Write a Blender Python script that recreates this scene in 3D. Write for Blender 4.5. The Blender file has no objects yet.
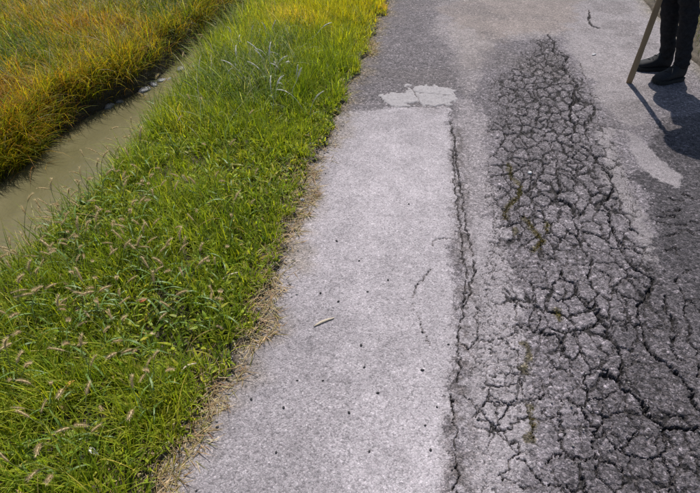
import bpy, bmesh, math, random
import numpy as np
from mathutils import Vector, Matrix

random.seed(7); RNG = np.random.default_rng(7)
scene = bpy.context.scene
col = scene.collection

# ------------------------------------------------------------------ camera
FPX = 514.0; PITCH = math.radians(41.0); YAW = math.radians(9.6); CAMH = 1.55
cd = bpy.data.cameras.new('camera'); cam = bpy.data.objects.new('camera', cd); col.objects.link(cam)
cam.location = (0, 0, CAMH); cam.rotation_euler = (math.pi/2 - PITCH, 0, YAW)
cd.sensor_width = 36; cd.lens = FPX/700*36; cd.clip_start = 0.02; cd.clip_end = 2000
scene.camera = cam
# ------------------------------------------------------------------ light
SUN_EL = math.radians(56.5); SUN_AZ = math.radians(-3)      # azimuth from +Y (ahead), negative = left
w = bpy.data.worlds.new('World'); scene.world = w; w.use_nodes = True
nt = w.node_tree; bgn = nt.nodes['Background']
sky = nt.nodes.new('ShaderNodeTexSky'); sky.sky_type = 'NISHITA'; sky.sun_disc = False
sky.sun_elevation = SUN_EL; sky.sun_rotation = SUN_AZ
nt.links.new(sky.outputs[0], bgn.inputs[0]); bgn.inputs[1].default_value = 0.085
sl = bpy.data.lights.new('sun', 'SUN'); sun = bpy.data.objects.new('sun', sl); col.objects.link(sun)
sl.energy = 4.2; sl.angle = math.radians(0.55); sl.color = (1, 0.955, 0.895)
sdir = Vector((math.sin(SUN_AZ)*math.cos(SUN_EL), math.cos(SUN_AZ)*math.cos(SUN_EL), math.sin(SUN_EL)))
sun.rotation_euler = sdir.to_track_quat('Z', 'Y').to_euler(); sun.location = sdir*30
vs = scene.view_settings; vs.view_transform = 'Standard'; vs.look = 'None'; vs.exposure = 0.18; vs.gamma = 1
vs.use_curve_mapping = False

# ------------------------------------------------------------------ pixel -> ground
_fw = np.array([-math.sin(YAW)*math.cos(PITCH), math.cos(YAW)*math.cos(PITCH), -math.sin(PITCH)])
_rt = np.array([math.cos(YAW), math.sin(YAW), 0.0]); _up = np.cross(_rt, _fw); _C = np.array([0, 0, CAMH])
def ray(x, y): return _fw + _rt*(x-350)/FPX + _up*(246.5-y)/FPX
def gp(x, y, z=0.0):
    d = ray(x, y); return _C + d*((z-CAMH)/d[2])
def at_y(x, y, Y):
    d = ray(x, y); return _C + d*(Y/d[1])
def proj(P):
    v = np.asarray(P) - _C; dz = v @ _fw
    return 350 + FPX*(v @ _rt)/dz, 246.5 - FPX*(v @ _up)/dz, dz

# ------------------------------------------------------------------ noise
def _hash(ix, iy, s):
    h = (ix.astype(np.int64)*374761393 + iy.astype(np.int64)*668265263 + s*1442695041) & 0xFFFFFFFF
    h = ((h ^ (h >> 13))*1274126177) & 0xFFFFFFFF
    h = h ^ (h >> 16)
    return (h & 0xFFFFFF)/float(0xFFFFFF)
def noise(x, y, s=0):
    x = np.asarray(x, float); y = np.asarray(y, float)
    ix = np.floor(x); iy = np.floor(y); fx = x-ix; fy = y-iy
    fx = fx*fx*(3-2*fx); fy = fy*fy*(3-2*fy)
    a = _hash(ix, iy, s); b = _hash(ix+1, iy, s); c = _hash(ix, iy+1, s); d = _hash(ix+1, iy+1, s)
    return (a*(1-fx)+b*fx)*(1-fy) + (c*(1-fx)+d*fx)*fy
def fbm(x, y, s=0, o=4):
    t = 0; a = .5; n = 0
    for k in range(o):
        t = t + a*noise(x*2**k+k*17.3, y*2**k-k*9.1, s+k*31); n += a; a *= .5
    return t/n
def sst(a, b, x):
    t = np.clip((x-a)/(b-a), 0, 1); return t*t*(3-2*t)

# ------------------------------------------------------------------ object helpers
def tag(o, label=None, cat=None, group=None, kind=None):
    if label: o['label'] = label
    if cat: o['category'] = cat
    if group: o['group'] = group
    if kind: o['kind'] = kind
    return o
def link(name, me, mat=None, parent=None, smooth=True):
    o = bpy.data.objects.new(name, me); col.objects.link(o)
    if mat and not me.materials: me.materials.append(mat)
    if parent: o.parent = parent
    if smooth and len(me.polygons): me.polygons.foreach_set('use_smooth', np.ones(len(me.polygons), bool))
    return o
def np_mesh(name, V, F):
    me = bpy.data.meshes.new(name); V = np.asarray(V, np.float32); F = np.asarray(F, np.int32)
    me.vertices.add(len(V)); me.vertices.foreach_set('co', V.ravel())
    k = F.shape[1]; me.loops.add(F.size); me.loops.foreach_set('vertex_index', F.ravel())
    me.polygons.add(len(F)); me.polygons.foreach_set('loop_start', np.arange(0, F.size, k, dtype=np.int32))
    me.update(calc_edges=True); return me
def set_col(me, name, C):
    a = me.attributes.new(name, 'FLOAT_COLOR', 'POINT')
    C = np.asarray(C, np.float32)
    if C.shape[1] == 3: C = np.hstack([C, np.ones((len(C), 1), np.float32)])
    a.data.foreach_set('color', C.ravel())
def set_f(me, name, v):
    a = me.attributes.new(name, 'FLOAT', 'POINT'); a.data.foreach_set('value', np.asarray(v, np.float32))
def empty(name, loc=(0, 0, 0)):
    o = bpy.data.objects.new(name, None); col.objects.link(o); o.location = loc; o.empty_display_size = .1; return o
def copy_tree(o, parent=None):
    c = o.copy(); col.objects.link(c); c.parent = parent
    for ch in o.children: copy_tree(ch, c)
    return c

# ------------------------------------------------------------------ materials
class NB:
    def __init__(s, name):
        s.m = bpy.data.materials.new(name); s.m.use_nodes = True; s.t = s.m.node_tree
        s.b = s.t.nodes['Principled BSDF']; s.out = s.t.nodes['Material Output']
    def n(s, typ, **kw):
        nd = s.t.nodes.new('ShaderNode'+typ)
        for k, v in kw.items():
            if k.startswith('i_'):
                key = k[2:]; key = int(key) if key.isdigit() else key
                nd.inputs[key].default_value = v
            else: setattr(nd, k, v)
        return nd
    def l(s, a, b): s.t.links.new(a, b)
    def math(s, op, a, b=None, c=None):
        nd = s.n('Math', operation=op)
        for i, v in enumerate((a, b, c)):
            if v is None: continue
            if isinstance(v, (int, float)): nd.inputs[i].default_value = v
            else: s.l(v, nd.inputs[i])
        return nd.outputs[0]
    def ramp(s, fac, stops, interp='LINEAR'):
        nd = s.n('ValToRGB'); cr = nd.color_ramp; cr.interpolation = interp
        while len(cr.elements) < len(stops): cr.elements.new(.5)
        for e, (p, c) in zip(cr.elements, stops):
            e.position = p; e.color = (c, c, c, 1) if isinstance(c, (int, float)) else (*c, 1)
        s.l(fac, nd.inputs[0]); return nd.outputs[0]
    def mix(s, typ, fac, a, b):
        nd = s.n('Mix', data_type='RGBA', blend_type=typ)
        for sock, v in ((nd.inputs[0], fac), (nd.inputs[6], a), (nd.inputs[7], b)):
            if isinstance(v, (int, float)): sock.default_value = v
            elif isinstance(v, tuple): sock.default_value = (*v, 1)
            else: s.l(v, sock)
        return nd.outputs[2]

def mat_asphalt():
    b = NB('asphalt'); pos = b.n('NewGeometry').outputs['Position']
    base = b.n('Attribute', attribute_name='base').outputs['Color']
    coarse = b.n('Attribute', attribute_name='coarse').outputs['Fac']
    nw = b.n('TexNoise', i_Scale=120.0, i_Detail=2.0); b.l(pos, nw.inputs['Vector'])
    vm = b.n('VectorMath', operation='MULTIPLY_ADD'); b.l(nw.outputs['Color'], vm.inputs[0])
    vm.inputs[1].default_value = (.007, .007, .007); b.l(pos, vm.inputs[2]); wp = vm.outputs[0]
    v1 = b.n('TexVoronoi', i_Scale=175.0); b.l(wp, v1.inputs['Vector'])
    v2 = b.n('TexVoronoi', i_Scale=420.0); b.l(wp, v2.inputs['Vector'])
    sep = b.n('SeparateColor'); b.l(v1.outputs['Color'], sep.inputs[0])
    sep2 = b.n('SeparateColor'); b.l(v2.outputs['Color'], sep2.inputs[0])
    # per-stone brightness
    t1 = b.ramp(sep.outputs[0], [(0, .28), (.12, .66), (.5, 1.0), (.9, 1.15), (1, 1.6)])
    t2 = b.ramp(sep2.outputs[0], [(0, .5), (.25, .92), (.8, 1.08), (1, 1.4)])
    # binder between stones
    gap = b.ramp(v1.outputs['Distance'], [(0, 1.08), (.5, 1.0), (.9, .68)])
    n3 = b.n('TexNoise', i_Scale=38.0, i_Detail=5.0, i_Roughness=.7); b.l(pos, n3.inputs['Vector'])
    t3a = b.ramp(n3.outputs['Fac'], [(.28, .55), (.5, 1.0), (.72, 1.5)])
    t3 = b.math('ADD', b.math('MULTIPLY', b.math('SUBTRACT', t3a, 1.0), b.math('MULTIPLY_ADD', coarse, .85, .1)), 1.0)
    k = b.math('MULTIPLY', t1, t2); k = b.math('MULTIPLY', k, gap)
    amt = b.math('MULTIPLY_ADD', coarse, .55, .48)
    k = b.math('ADD', b.math('MULTIPLY', b.math('SUBTRACT', k, 1.0), amt), 1.0)
    k = b.math('MULTIPLY', k, t3)
    v3 = b.n('TexVoronoi', i_Scale=85.0); b.l(wp, v3.inputs['Vector']); s3 = b.n('SeparateColor'); b.l(v3.outputs['Color'], s3.inputs[0])
    big = b.math('MULTIPLY', b.ramp(s3.outputs[0], [(0, .55), (.6, .95), (.85, 1.2), (1, 2.3)]), b.ramp(v3.outputs['Distance'], [(0, 1.15), (.5, 1.0), (.8, .45)]))
    cf = b.ramp(coarse, [(.5, 0.0), (1, .85)])
    k = b.math('MULTIPLY', k, b.math('ADD', b.math('MULTIPLY', b.math('SUBTRACT', big, 1.0), cf), 1.0))
    n4 = b.n('TexNoise', i_Scale=7.0, i_Detail=6.0, i_Roughness=.7); b.l(pos, n4.inputs['Vector'])
    k = b.math('MULTIPLY', k, b.ramp(n4.outputs['Fac'], [(.3, .82), (.7, 1.18)]))
    cc = b.n('CombineColor')
    for i in range(3): b.l(k, cc.inputs[i])
    c = b.mix('MULTIPLY', 1.0, base, cc.outputs[0])
    hue = b.n('HueSaturation'); b.l(c, hue.inputs['Color'])
    b.l(b.math('MULTIPLY_ADD', sep.outputs[1], .02, .49), hue.inputs['Hue'])
    b.l(b.math('MULTIPLY_ADD', sep2.outputs[2], .6, .75), hue.inputs['Saturation'])
    b.l(hue.outputs[0], b.b.inputs['Base Color'])
    b.b.inputs['Roughness'].default_value = .82; b.b.inputs['Specular IOR Level'].default_value = .35
    h = b.math('MULTIPLY_ADD', v1.outputs['Distance'], -1.0, 0.0)
    h = b.math('ADD', h, b.math('MULTIPLY', v2.outputs['Distance'], -.35))
    h = b.math('ADD', h, b.math('MULTIPLY', sep.outputs[2], .35))
    h = b.math('ADD', h, b.math('MULTIPLY', n3.outputs['Fac'], 1.5))
    h = b.math('ADD', h, b.math('MULTIPLY', b.math('MULTIPLY', v3.outputs['Distance'], cf), -1.6))
    bp = b.n('Bump', i_Distance=.0034); b.l(h, bp.inputs['Height'])
    b.l(b.math('MULTIPLY_ADD', coarse, .65, .32), bp.inputs['Strength'])
    b.l(bp.outputs[0], b.b.inputs['Normal']); return b.m

def mat_cement():
    b = NB('cement'); pos = b.n('NewGeometry').outputs['Position']
    n = b.n('TexNoise', i_Scale=70.0, i_Detail=8.0, i_Roughness=.75); b.l(pos, n.inputs['Vector'])
    b.l(b.ramp(n.outputs['Fac'], [(.34, (.17, .155, .158)), (.47, (.31, .287, .292)), (.7, (.40, .372, .378))]), b.b.inputs['Base Color'])
    b.b.inputs['Roughness'].default_value = .9
    bp = b.n('Bump', i_Distance=.003, i_Strength=.45); b.l(n.outputs['Fac'], bp.inputs['Height']); b.l(bp.outputs[0], b.b.inputs['Normal'])
    return b.m

def mat_grass(name, transl=.5, rough=.5, spec=.35):
    b = NB(name); base = b.n('Attribute', attribute_name='base').outputs['Color']
    pos = b.n('NewGeometry').outputs['Position']
    n = b.n('TexNoise', i_Scale=60.0, i_Detail=3.0); b.l(pos, n.inputs['Vector'])
    k = b.ramp(n.outputs['Fac'], [(.3, .65), (.7, 1.35)])
    c = b.mix('MULTIPLY', 1.0, base, k)
    b.l(c, b.b.inputs['Base Color']); b.b.inputs['Roughness'].default_value = rough
    b.b.inputs['Specular IOR Level'].default_value = spec
    tr = b.n('BsdfTranslucent'); g = b.mix('MULTIPLY', 1.0, c, (1.35, 1.3, .4)); b.l(g, tr.inputs[0])
    ms = b.n('MixShader', i_0=transl); b.l(b.b.outputs[0], ms.inputs[1]); b.l(tr.outputs[0], ms.inputs[2])
    b.l(ms.outputs[0], b.out.inputs[0]); return b.m

def mat_soil():
    b = NB('soil'); pos = b.n('NewGeometry').outputs['Position']
    n = b.n('TexNoise', i_Scale=14.0, i_Detail=8.0, i_Roughness=.7); b.l(pos, n.inputs['Vector'])
    n2 = b.n('TexNoise', i_Scale=110.0, i_Detail=3.0); b.l(pos, n2.inputs['Vector'])
    c = b.ramp(n.outputs['Fac'], [(.25, (.035, .028, .02)), (.5, (.085, .066, .045)), (.75, (.17, .135, .095))])
    c = b.mix('MULTIPLY', .8, c, b.ramp(n2.outputs['Fac'], [(.3, .45), (.7, 1.5)]))
    wet = b.n('Attribute', attribute_name='wet').outputs['Fac']
    c = b.mix('MIX', wet, c, b.mix('MULTIPLY', 1.0, c, (.33, .3, .3)))
    b.l(c, b.b.inputs['Base Color'])
    b.l(b.math('MULTIPLY_ADD', wet, -.5, .92), b.b.inputs['Roughness'])
    h = b.math('ADD', n.outputs['Fac'], b.math('MULTIPLY', n2.outputs['Fac'], .25))
    bp = b.n('Bump', i_Distance=.03, i_Strength=.8); b.l(h, bp.inputs['Height']); b.l(bp.outputs[0], b.b.inputs['Normal'])
    return b.m

def mat_water():
    b = NB('muddy_water'); pos = b.n('NewGeometry').outputs['Position']
    n = b.n('TexNoise', i_Scale=3.0, i_Detail=4.0, i_Distortion=.6); b.l(pos, n.inputs['Vector'])
    b.l(b.ramp(n.outputs['Fac'], [(.3, (.128, .115, .058)), (.7, (.18, .16, .088))]), b.b.inputs['Base Color'])
    b.b.inputs['Roughness'].default_value = .04; b.b.inputs['IOR'].default_value = 1.33
    n2 = b.n('TexNoise', i_Scale=16.0, i_Detail=4.0, i_Distortion=1.2); b.l(pos, n2.inputs['Vector'])
    bp = b.n('Bump', i_Distance=.014, i_Strength=.5); b.l(n2.outputs['Fac'], bp.inputs['Height']); b.l(bp.outputs[0], b.b.inputs['Normal'])
    return b.m

def mat_simple(name, c0, c1, scale=40, rough=.8, bump=.3, bdist=.003, stretch=None, spec=.4):
    b = NB(name); tc = b.n('TexCoord').outputs['Object']
    if stretch:
        mp = b.n('Mapping'); mp.inputs['Scale'].default_value = stretch; b.l(tc, mp.inputs[0]); tc = mp.outputs[0]
    n = b.n('TexNoise', i_Scale=float(scale), i_Detail=6.0, i_Roughness=.65); b.l(tc, n.inputs['Vector'])
    b.l(b.ramp(n.outputs['Fac'], [(.3, c0), (.7, c1)]), b.b.inputs['Base Color'])
    b.b.inputs['Roughness'].default_value = rough; b.b.inputs['Specular IOR Level'].default_value = spec
    bp = b.n('Bump', i_Distance=bdist, i_Strength=bump); b.l(n.outputs['Fac'], bp.inputs['Height']); b.l(bp.outputs[0], b.b.inputs['Normal'])
    return b.m

M_ASPH = mat_asphalt(); M_CEM = mat_cement(); M_GRASS = mat_grass('grass_blades'); M_DRY = mat_grass('dry_blades', .3, .65, .25)
M_SOIL = mat_soil(); M_WATER = mat_water()
M_STEM = mat_simple('foxtail_stem', (.16, .2, .05), (.26, .26, .08), 60)
M_HEAD = mat_simple('foxtail_head', (.52, .39, .2), (.76, .62, .36), 220, .85, .5)
M_PALE = mat_simple('pale_stalk', (.55, .52, .44), (.8, .77, .68), 120, .8)
def translucent(m, c, f):
    t = m.node_tree; p = t.nodes['Principled BSDF']; tr = t.nodes.new('ShaderNodeBsdfTranslucent'); tr.inputs[0].default_value = (*c, 1)
    ms = t.nodes.new('ShaderNodeMixShader'); ms.inputs[0].default_value = f; t.links.new(p.outputs[0], ms.inputs[1]); t.links.new(tr.outputs[0], ms.inputs[2]); t.links.new(ms.outputs[0], t.nodes['Material Output'].inputs[0])
translucent(M_HEAD, (.75, .6, .32), .12)
M_LEAF = mat_simple('green_leaf', (.07, .14, .022), (.14, .22, .04), 50, .5)
M_DSPECK = mat_simple('dark_speck', (.018, .017, .018), (.05, .047, .05), 300, .75)
M_STONE = mat_simple('pale_lump', (.26, .25, .26), (.55, .54, .55), 70, .6, .5)
M_WET = mat_simple('wet_lump', (.07, .07, .08), (.36, .36, .40), 25, .3, .6)
M_STICK = mat_simple('dry_stick', (.42, .34, .24), (.62, .54, .42), 90, .85)
M_WOOD = mat_simple('pole_wood', (.2, .135, .075), (.36, .25, .145), 26, .75, .4, .002, (1, 1, .12))
M_TROU = mat_simple('dark_trousers', (.012, .012, .014), (.032, .031, .034), 45, .95, .5, .004, None, .15)
M_BOOT = mat_simple('dark_boot', (.008, .008, .01), (.02, .02, .023), 60, .8, .4, .002)
M_SOLE = mat_simple('boot_sole', (.012, .012, .012), (.025, .024, .023), 60, .85)
M_JACK = mat_simple('grey_jacket', (.05, .06, .08), (.08, .09, .115), 35, .95, .4, .004, None, .15)
M_SKIN = mat_simple('skin', (.36, .21, .145), (.44, .27, .19), 40, .55, .15, .001)
M_HAIR = mat_simple('hair', (.012, .01, .009), (.03, .024, .02), 120, .5, .6, .004, (1, 1, .2))

# ================================================================== ROAD
_EP = [gp(*p) for p in [(180,480),(200,440),(205,410),(235,365),(260,322),(272,285),(290,235),(306,200),(322,165),(343,110),(352,90),(372,50),(390,0)]]
_EY = [-30, 0]+[p[1] for p in _EP]+[9, 200]; _EX = [-.62, -.62]+[p[0]-.03 for p in _EP]+[-.56, -.56]
def edge_left(Y): return np.interp(Y, _EY, _EX) + 0.07*(fbm(Y*3.1, Y*0+3.3, 5, 4)-.5)*2 + .03*(noise(Y*17, Y*0, 9)-.5)*2
def edge_right(Y): return 2.0 + 0.1*(fbm(Y*1.3, Y*0+8.1, 15, 4)-.5)*2

xs = np.concatenate([np.arange(-.78, .1, .0045), np.arange(.1, 1.75, .003), np.arange(1.75, 2.2, .008)])
ys = [.2]
while ys[-1] < 6.7: ys.append(ys[-1] + .0028 + .0020*max(0, ys[-1]-.5))
ys = np.array(ys); NX, NY = len(xs), len(ys)
X, Y = np.meshgrid(xs, ys)                                    # (NY, NX)
# domain warp so every line wanders like broken asphalt
WX = X + .012*(fbm(X*9, Y*9, 41, 3)-.5)*2 + .014*(fbm(X*38, Y*38, 42, 3)-.5)*2 + .005*(noise(X*130, Y*130, 43)-.5)*2
WY = Y + .012*(fbm(X*9, Y*9, 51, 3)-.5)*2 + .014*(fbm(X*38, Y*38, 52, 3)-.5)*2 + .005*(noise(X*130, Y*130, 53)-.5)*2

def T(ox, oy, *pts): return [(ox + a/4.107, oy + b/4.107) for a, b in pts]
A, B_, C_, D_ = (440, 20), (440, 140), (440, 260), (440, 373)
E_, F_, G_, H_ = (560, 20), (560, 140), (560, 260), (560, 373)
MAIN = [  # (width mm, polyline)
 (8, [(451,120),(456,160),(462,200),(466,230),(474,258)]), (7, [(452,150),(455,185),(458,215),(463,250),(466,285),(462,310)]),
 (13, T(*A, (440,60),(470,95),(465,130),(520,155),(500,195),(530,230),(560,260),(550,300),(540,350),(535,390))),
 (10, T(*A, (405,95),(425,130),(445,175),(500,195))),
 (7, T(*A, (400,230),(380,290),(400,320),(440,330),(470,370),(450,400),(440,440),(400,430),(405,390))),
 (6, T(*A, (340,345),(320,360),(350,370),(375,355),(340,345))),
 (6, T(*A, (330,130),(360,160),(400,165),(440,210),(490,240))),
 (7, T(*B_, (330,0),(360,50),(360,100),(380,130),(420,150),(470,180),(480,230),(430,290))),
 (10, T(*B_, (450,0),(465,40),(490,70),(480,120),(490,160),(500,200),(480,230))),
 (8, T(*B_, (380,130),(370,190),(385,250),(400,285),(430,290),(440,340),(440,395),(490,405))),
 (7, T(*B_, (480,110),(540,140),(575,170))),
 (10, T(*B_, (480,230),(530,255),(555,290),(560,330),(575,350))),
 (7, T(*B_, (285,95),(290,150),(300,200),(325,230),(275,270),(265,320))),
 (8, T(*B_, (350,290),(370,340),(400,380),(420,410),(390,450))),
 (7, T(*B_, (350,430),(380,450),(440,460),(470,480))),
 (7, T(*B_, (490,405),(520,370),(550,380),(575,400))),
 (7, T(*C_, (380,0),(430,20),(440,80),(390,100),(360,90),(340,60))),
 (8, T(*C_, (380,100),(400,150),(390,190),(340,190),(290,150),(270,120))),
 (9, T(*C_, (470,95),(500,70),(545,80),(570,110),(550,150),(490,160),(460,140),(470,95))),
 (7, T(*C_, (500,70),(510,20),(540,0))),
 (9, T(*C_, (390,190),(420,230),(410,270),(440,305),(490,305))),
 (7, T(*C_, (300,30),(365,25))),
 (7, T(*C_, (320,270),(380,285),(410,280))),
 (7, T(*C_, (155,335),(190,330),(240,320),(270,315),(310,295),(320,270))),
 (6, T(*C_, (155,335),(160,270),(150,240),(155,200))),
 (9, T(*C_, (145,0),(130,80),(120,150),(100,200),(85,260),(80,310),(85,340),(110,370),(150,345))),
 (7, T(*C_, (80,310),(70,380),(90,440),(75,493))),
 (7, T(*C_, (270,315),(275,340),(320,380),(335,440),(330,460),(260,460),(200,480))),
 (7, T(*C_, (490,310),(520,350),(515,380),(490,390))),
 (7, T(*C_, (520,260),(545,300),(575,300))),
 (9, T(*D_, (35,80),(55,120),(55,180),(70,240),(60,300),(75,380),(80,430),(60,493))),
 (7, T(*D_, (95,90),(130,110),(155,150),(160,190),(210,200))),
 (7, T(*D_, (210,50),(205,110),(180,125),(150,130))),
 (7, T(*D_, (205,115),(280,120),(275,160),(235,215),(210,230),(205,270))),
 (7, T(*D_, (280,120),(310,105),(350,105),(335,60),(320,0))),
 (7, T(*D_, (235,215),(240,255),(280,280),(320,285),(320,320),(295,350),(280,400),(240,430))),
 (7, T(*D_, (430,20),(435,70),(420,100),(380,110),(350,105))),
 (7, T(*D_, (500,95),(540,90),(575,110))),
 (8, T(*D_, (510,100),(505,180),(515,250),(500,310))),
 (7, T(*D_, (430,150),(460,180),(500,180))),
 (7, T(*D_, (575,155),(520,160))),
 (8, T(*D_, (500,310),(540,330),(575,350))),
 (8, T(*D_, (430,370),(470,345),(500,320))),
 (8, T(*D_, (295,350),(340,360),(370,370),(385,410),(430,450),(500,460),(550,490))),
 (7, T(*D_, (240,430),(290,430),(340,470),(400,470))),
 (13, T(*E_, (0,130),(30,150),(10,190),(40,230),(75,265),(60,300),(70,320),(45,350),(45,400),(70,430),(50,470),(55,500))),
 (12, T(*E_, (120,325),(140,360),(145,390),(110,420),(105,460),(120,495))),
 (13, T(*E_, (120,-40),(120,0),(130,25),(160,35))),
 (7, T(*E_, (80,180),(105,240))),
 (14, T(*F_, (95,20),(150,65),(165,105),(205,140),(215,185),(205,225),(180,255),(210,300),(205,350),(235,395),(250,420))),
 (13, T(*F_, (245,240),(250,290),(290,330),(285,360),(310,380))),
 (9, T(*F_, (0,115),(50,125),(80,160),(75,180))),
 (13, T(*F_, (0,235),(40,250),(70,295),(60,320),(85,360),(80,400),(100,450),(140,490))),
 (8, T(*F_, (130,110),(125,150),(190,165))),
 (12, T(*F_, (235,400),(245,450),(270,490))),
 (9, T(*F_, (250,420),(300,440),(310,460),(360,470))),
 (8, T(*F_, (130,270),(180,280))),
 (8, T(*F_, (95,20),(60,60),(75,110),(50,125))),
 (14, T(*G_, (15,40),(30,75),(75,100),(70,135),(100,160),(120,185),(165,200),(165,235),(190,265),(200,300),(230,340),(250,380),(260,440),(245,480))),
 (11, T(*G_, (140,0),(120,60),(130,95),(150,140),(155,190))),
 (9, T(*G_, (160,40),(210,60),(205,90),(240,115),(235,155),(265,180))),
 (14, T(*G_, (270,0),(295,20),(330,50),(380,80),(380,110),(355,150),(320,190),(330,250),(345,290),(360,330),(375,380),(410,405),(450,440),(480,470))),
 (8, T(*G_, (380,110),(415,105))),
 (13, T(*G_, (435,150),(430,210),(460,260),(480,310),(445,355),(460,380),(490,410))),
 (11, T(*G_, (480,70),(495,120),(520,180),(510,230),(530,280),(530,330),(555,370),(550,430),(560,480))),
 (9, T(*G_, (30,285),(70,310),(100,280),(130,260),(160,250))),
 (11, T(*G_, (80,310),(90,360),(100,400),(130,440),(180,440),(230,480))),
 (9, T(*G_, (130,440),(110,480))), (8, T(*G_, (200,270),(260,265))), (8, T(*G_, (265,180),(275,240),(270,290))),
 (11, T(*H_, (105,0),(110,50),(125,95),(95,125),(60,105),(20,85),(0,80))),
 (12, T(*H_, (95,125),(100,150),(130,200),(160,215),(185,190),(180,130),(165,100))),
 (15, T(*H_, (185,0),(240,20),(250,55),(310,85),(350,115),(370,165),(420,205),(440,230),(540,230),(575,220))),
 (14, T(*H_, (480,0),(510,35),(540,80),(545,115),(575,150),(600,170))),
 (11, T(*H_, (190,220),(210,260),(245,315),(300,285),(310,220))),
 (10, T(*H_, (245,315),(260,370),(265,430),(275,460))), (8, T(*H_, (155,345),(170,370),(250,375))),
 (10, T(*H_, (0,300),(50,345),(100,355),(155,345),(135,290),(150,240),(160,215))),
 (12, T(*H_, (430,230),(440,290),(430,330),(445,380),(470,430),(465,480),(480,560))),
 (11, T(*H_, (70,370),(90,420),(110,450),(120,490),(130,560))), (10, T(*H_, (150,380),(170,440),(220,490),(250,560))),
 (9, T(*H_, (125,95),(180,95),(240,60))), (8, T(*H_, (260,320),(350,345),(430,345))),
 (8, T(*F_, (480,470),(470,440),(420,455))), (6, [(428,345),(418,320),(412,300),(416,285),(430,270)]), (5, [(433,245),(438,238),(452,238)]),
 (7, [(680,335),(700,350),(720,372)]), (8, [(690,300),(705,320),(730,350)]),
]
def seg_dist(PX, PY, pts):
    d = np.full(PX.shape, 9.0)
    for (ax, ay), (bx, by) in zip(pts[:-1], pts[1:]):
        vx, vy = bx-ax, by-ay; L = vx*vx+vy*vy+1e-12
        t = np.clip(((PX-ax)*vx+(PY-ay)*vy)/L, 0, 1)
        d = np.minimum(d, np.hypot(PX-ax-t*vx, PY-ay-t*vy))
    return d
def gl(pts): return [tuple(gp(*p)[:2]) for p in pts]
def poly_sd(PX, PY, pts):
    """signed distance, positive inside"""
    g = gl(pts); d = seg_dist(PX, PY, g+[g[0]]); ins = np.zeros(PX.shape, bool)
    for (ax, ay), (bx, by) in zip(g, g[1:]+g[:1]):
        if ay == by: continue
        c = ((ay > PY) != (by > PY)) & (PX < (bx-ax)*(PY-ay)/(by-ay)+ax); ins ^= c
    return np.where(ins, d, -d)

_r = random.Random(12)
for _i in range(34):
    a_, b_ = _r.uniform(650, 720), _r.uniform(165, 330)
    if a_ < 636+(b_-150)*.28: continue
    MAIN.append((_r.uniform(5, 12), [(a_, b_), (a_+_r.uniform(3, 9), b_+_r.uniform(-2, 3)), (a_+_r.uniform(10, 16), b_+_r.uniform(-4, 5))]))
depth = np.zeros(X.shape)
wn = .2 + 1.6*fbm(X*11, Y*11, 61, 3)
for wmm, pts in MAIN:
    g = gl(pts); gx = [q[0] for q in g]; gy = [q[1] for q in g]
    i0, i1 = np.searchsorted(xs, (min(gx)-.06, max(gx)+.06)); j0, j1 = np.searchsorted(ys, (min(gy)-.06, max(gy)+.06))
    if i1 <= i0 or j1 <= j0: continue
    sl_ = (slice(j0, j1), slice(i0, i1))
    d = seg_dist(WX[sl_], WY[sl_], g); hw = np.maximum(.0018 if wmm > 6 else .0011, wmm*.00025*(1.3 if wmm >= 12 else .95)*(.85+.15*sst(1.0, 1.8, Y[sl_]))*wn[sl_]**1.3)*(1+.2*np.clip(Y[sl_]-1.2, 0, 4))
    dep = (.010+.0013*wmm)*np.clip(1.25-d/hw, 0, 1)**.6
    depth[sl_] = np.maximum(depth[sl_], dep)

# alligator zone : fine Voronoi cracks
zone_pts = [(535,40),(556,38),(612,125),(638,215),(664,300),(715,380),(760,560),(480,560),(476,380),(484,310),(492,230),(490,130),(492,85),(515,62)]
zsd = poly_sd(WX, WY, zone_pts) + .06*(fbm(X*5, Y*5, 71, 3)-.5)
def voro(PX, PY, cell, s):
    gx = PX/cell; gy = PY/cell; ix = np.floor(gx); iy = np.floor(gy)
    f1 = np.full(PX.shape, 9.); f2 = np.full(PX.shape, 9.)
    for dx in (-1, 0, 1):
        for dy in (-1, 0, 1):
            cx = ix+dx; cy = iy+dy
            d = np.hypot(cx+_hash(cx, cy, s)-gx, cy+_hash(cx, cy, s+77)-gy)
            f2 = np.minimum(f2, np.maximum(f1, d)); f1 = np.minimum(f1, d)
    return (f2-f1)*.5*cell, f1
fe, _ = voro((WX+.01*(fbm(X*22, Y*22, 3, 2)-.5))*1.12, WY*.74, .080, 5)
pres = sst(.38, .66, fbm(X*4, Y*4, 81, 3) + .14*sst(0, .3, zsd)+.0)
hw2 = (.0015+.0012*wn**1.6*pres)*(1+.27*np.clip(Y-1.2, 0, 4))*(.6+.4*sst(.0, .10, zsd))
dep2 = (.0042+.0095*pres)*(.75+.25*sst(1.0, 2.0, Y))*(.55+.45*sst(0, .10, zsd))*np.clip(1.2-fe/hw2, 0, 1)**.6*(zsd > 0)
depth = np.maximum(depth, dep2)
fe3, _ = voro(WX, WY+.5, .04, 15)                              # hairline crazing in the broken top part
p3 = sst(.38, .55, fbm(X*3.3, Y*3.3, 91, 3))*(zsd > -.02)
dep3 = .006*np.clip(1.1-fe3/(.0016*(1+.3*np.clip(Y-1.5, 0, 4))), 0, 1)*p3
depth = np.maximum(depth, dep3)

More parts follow.
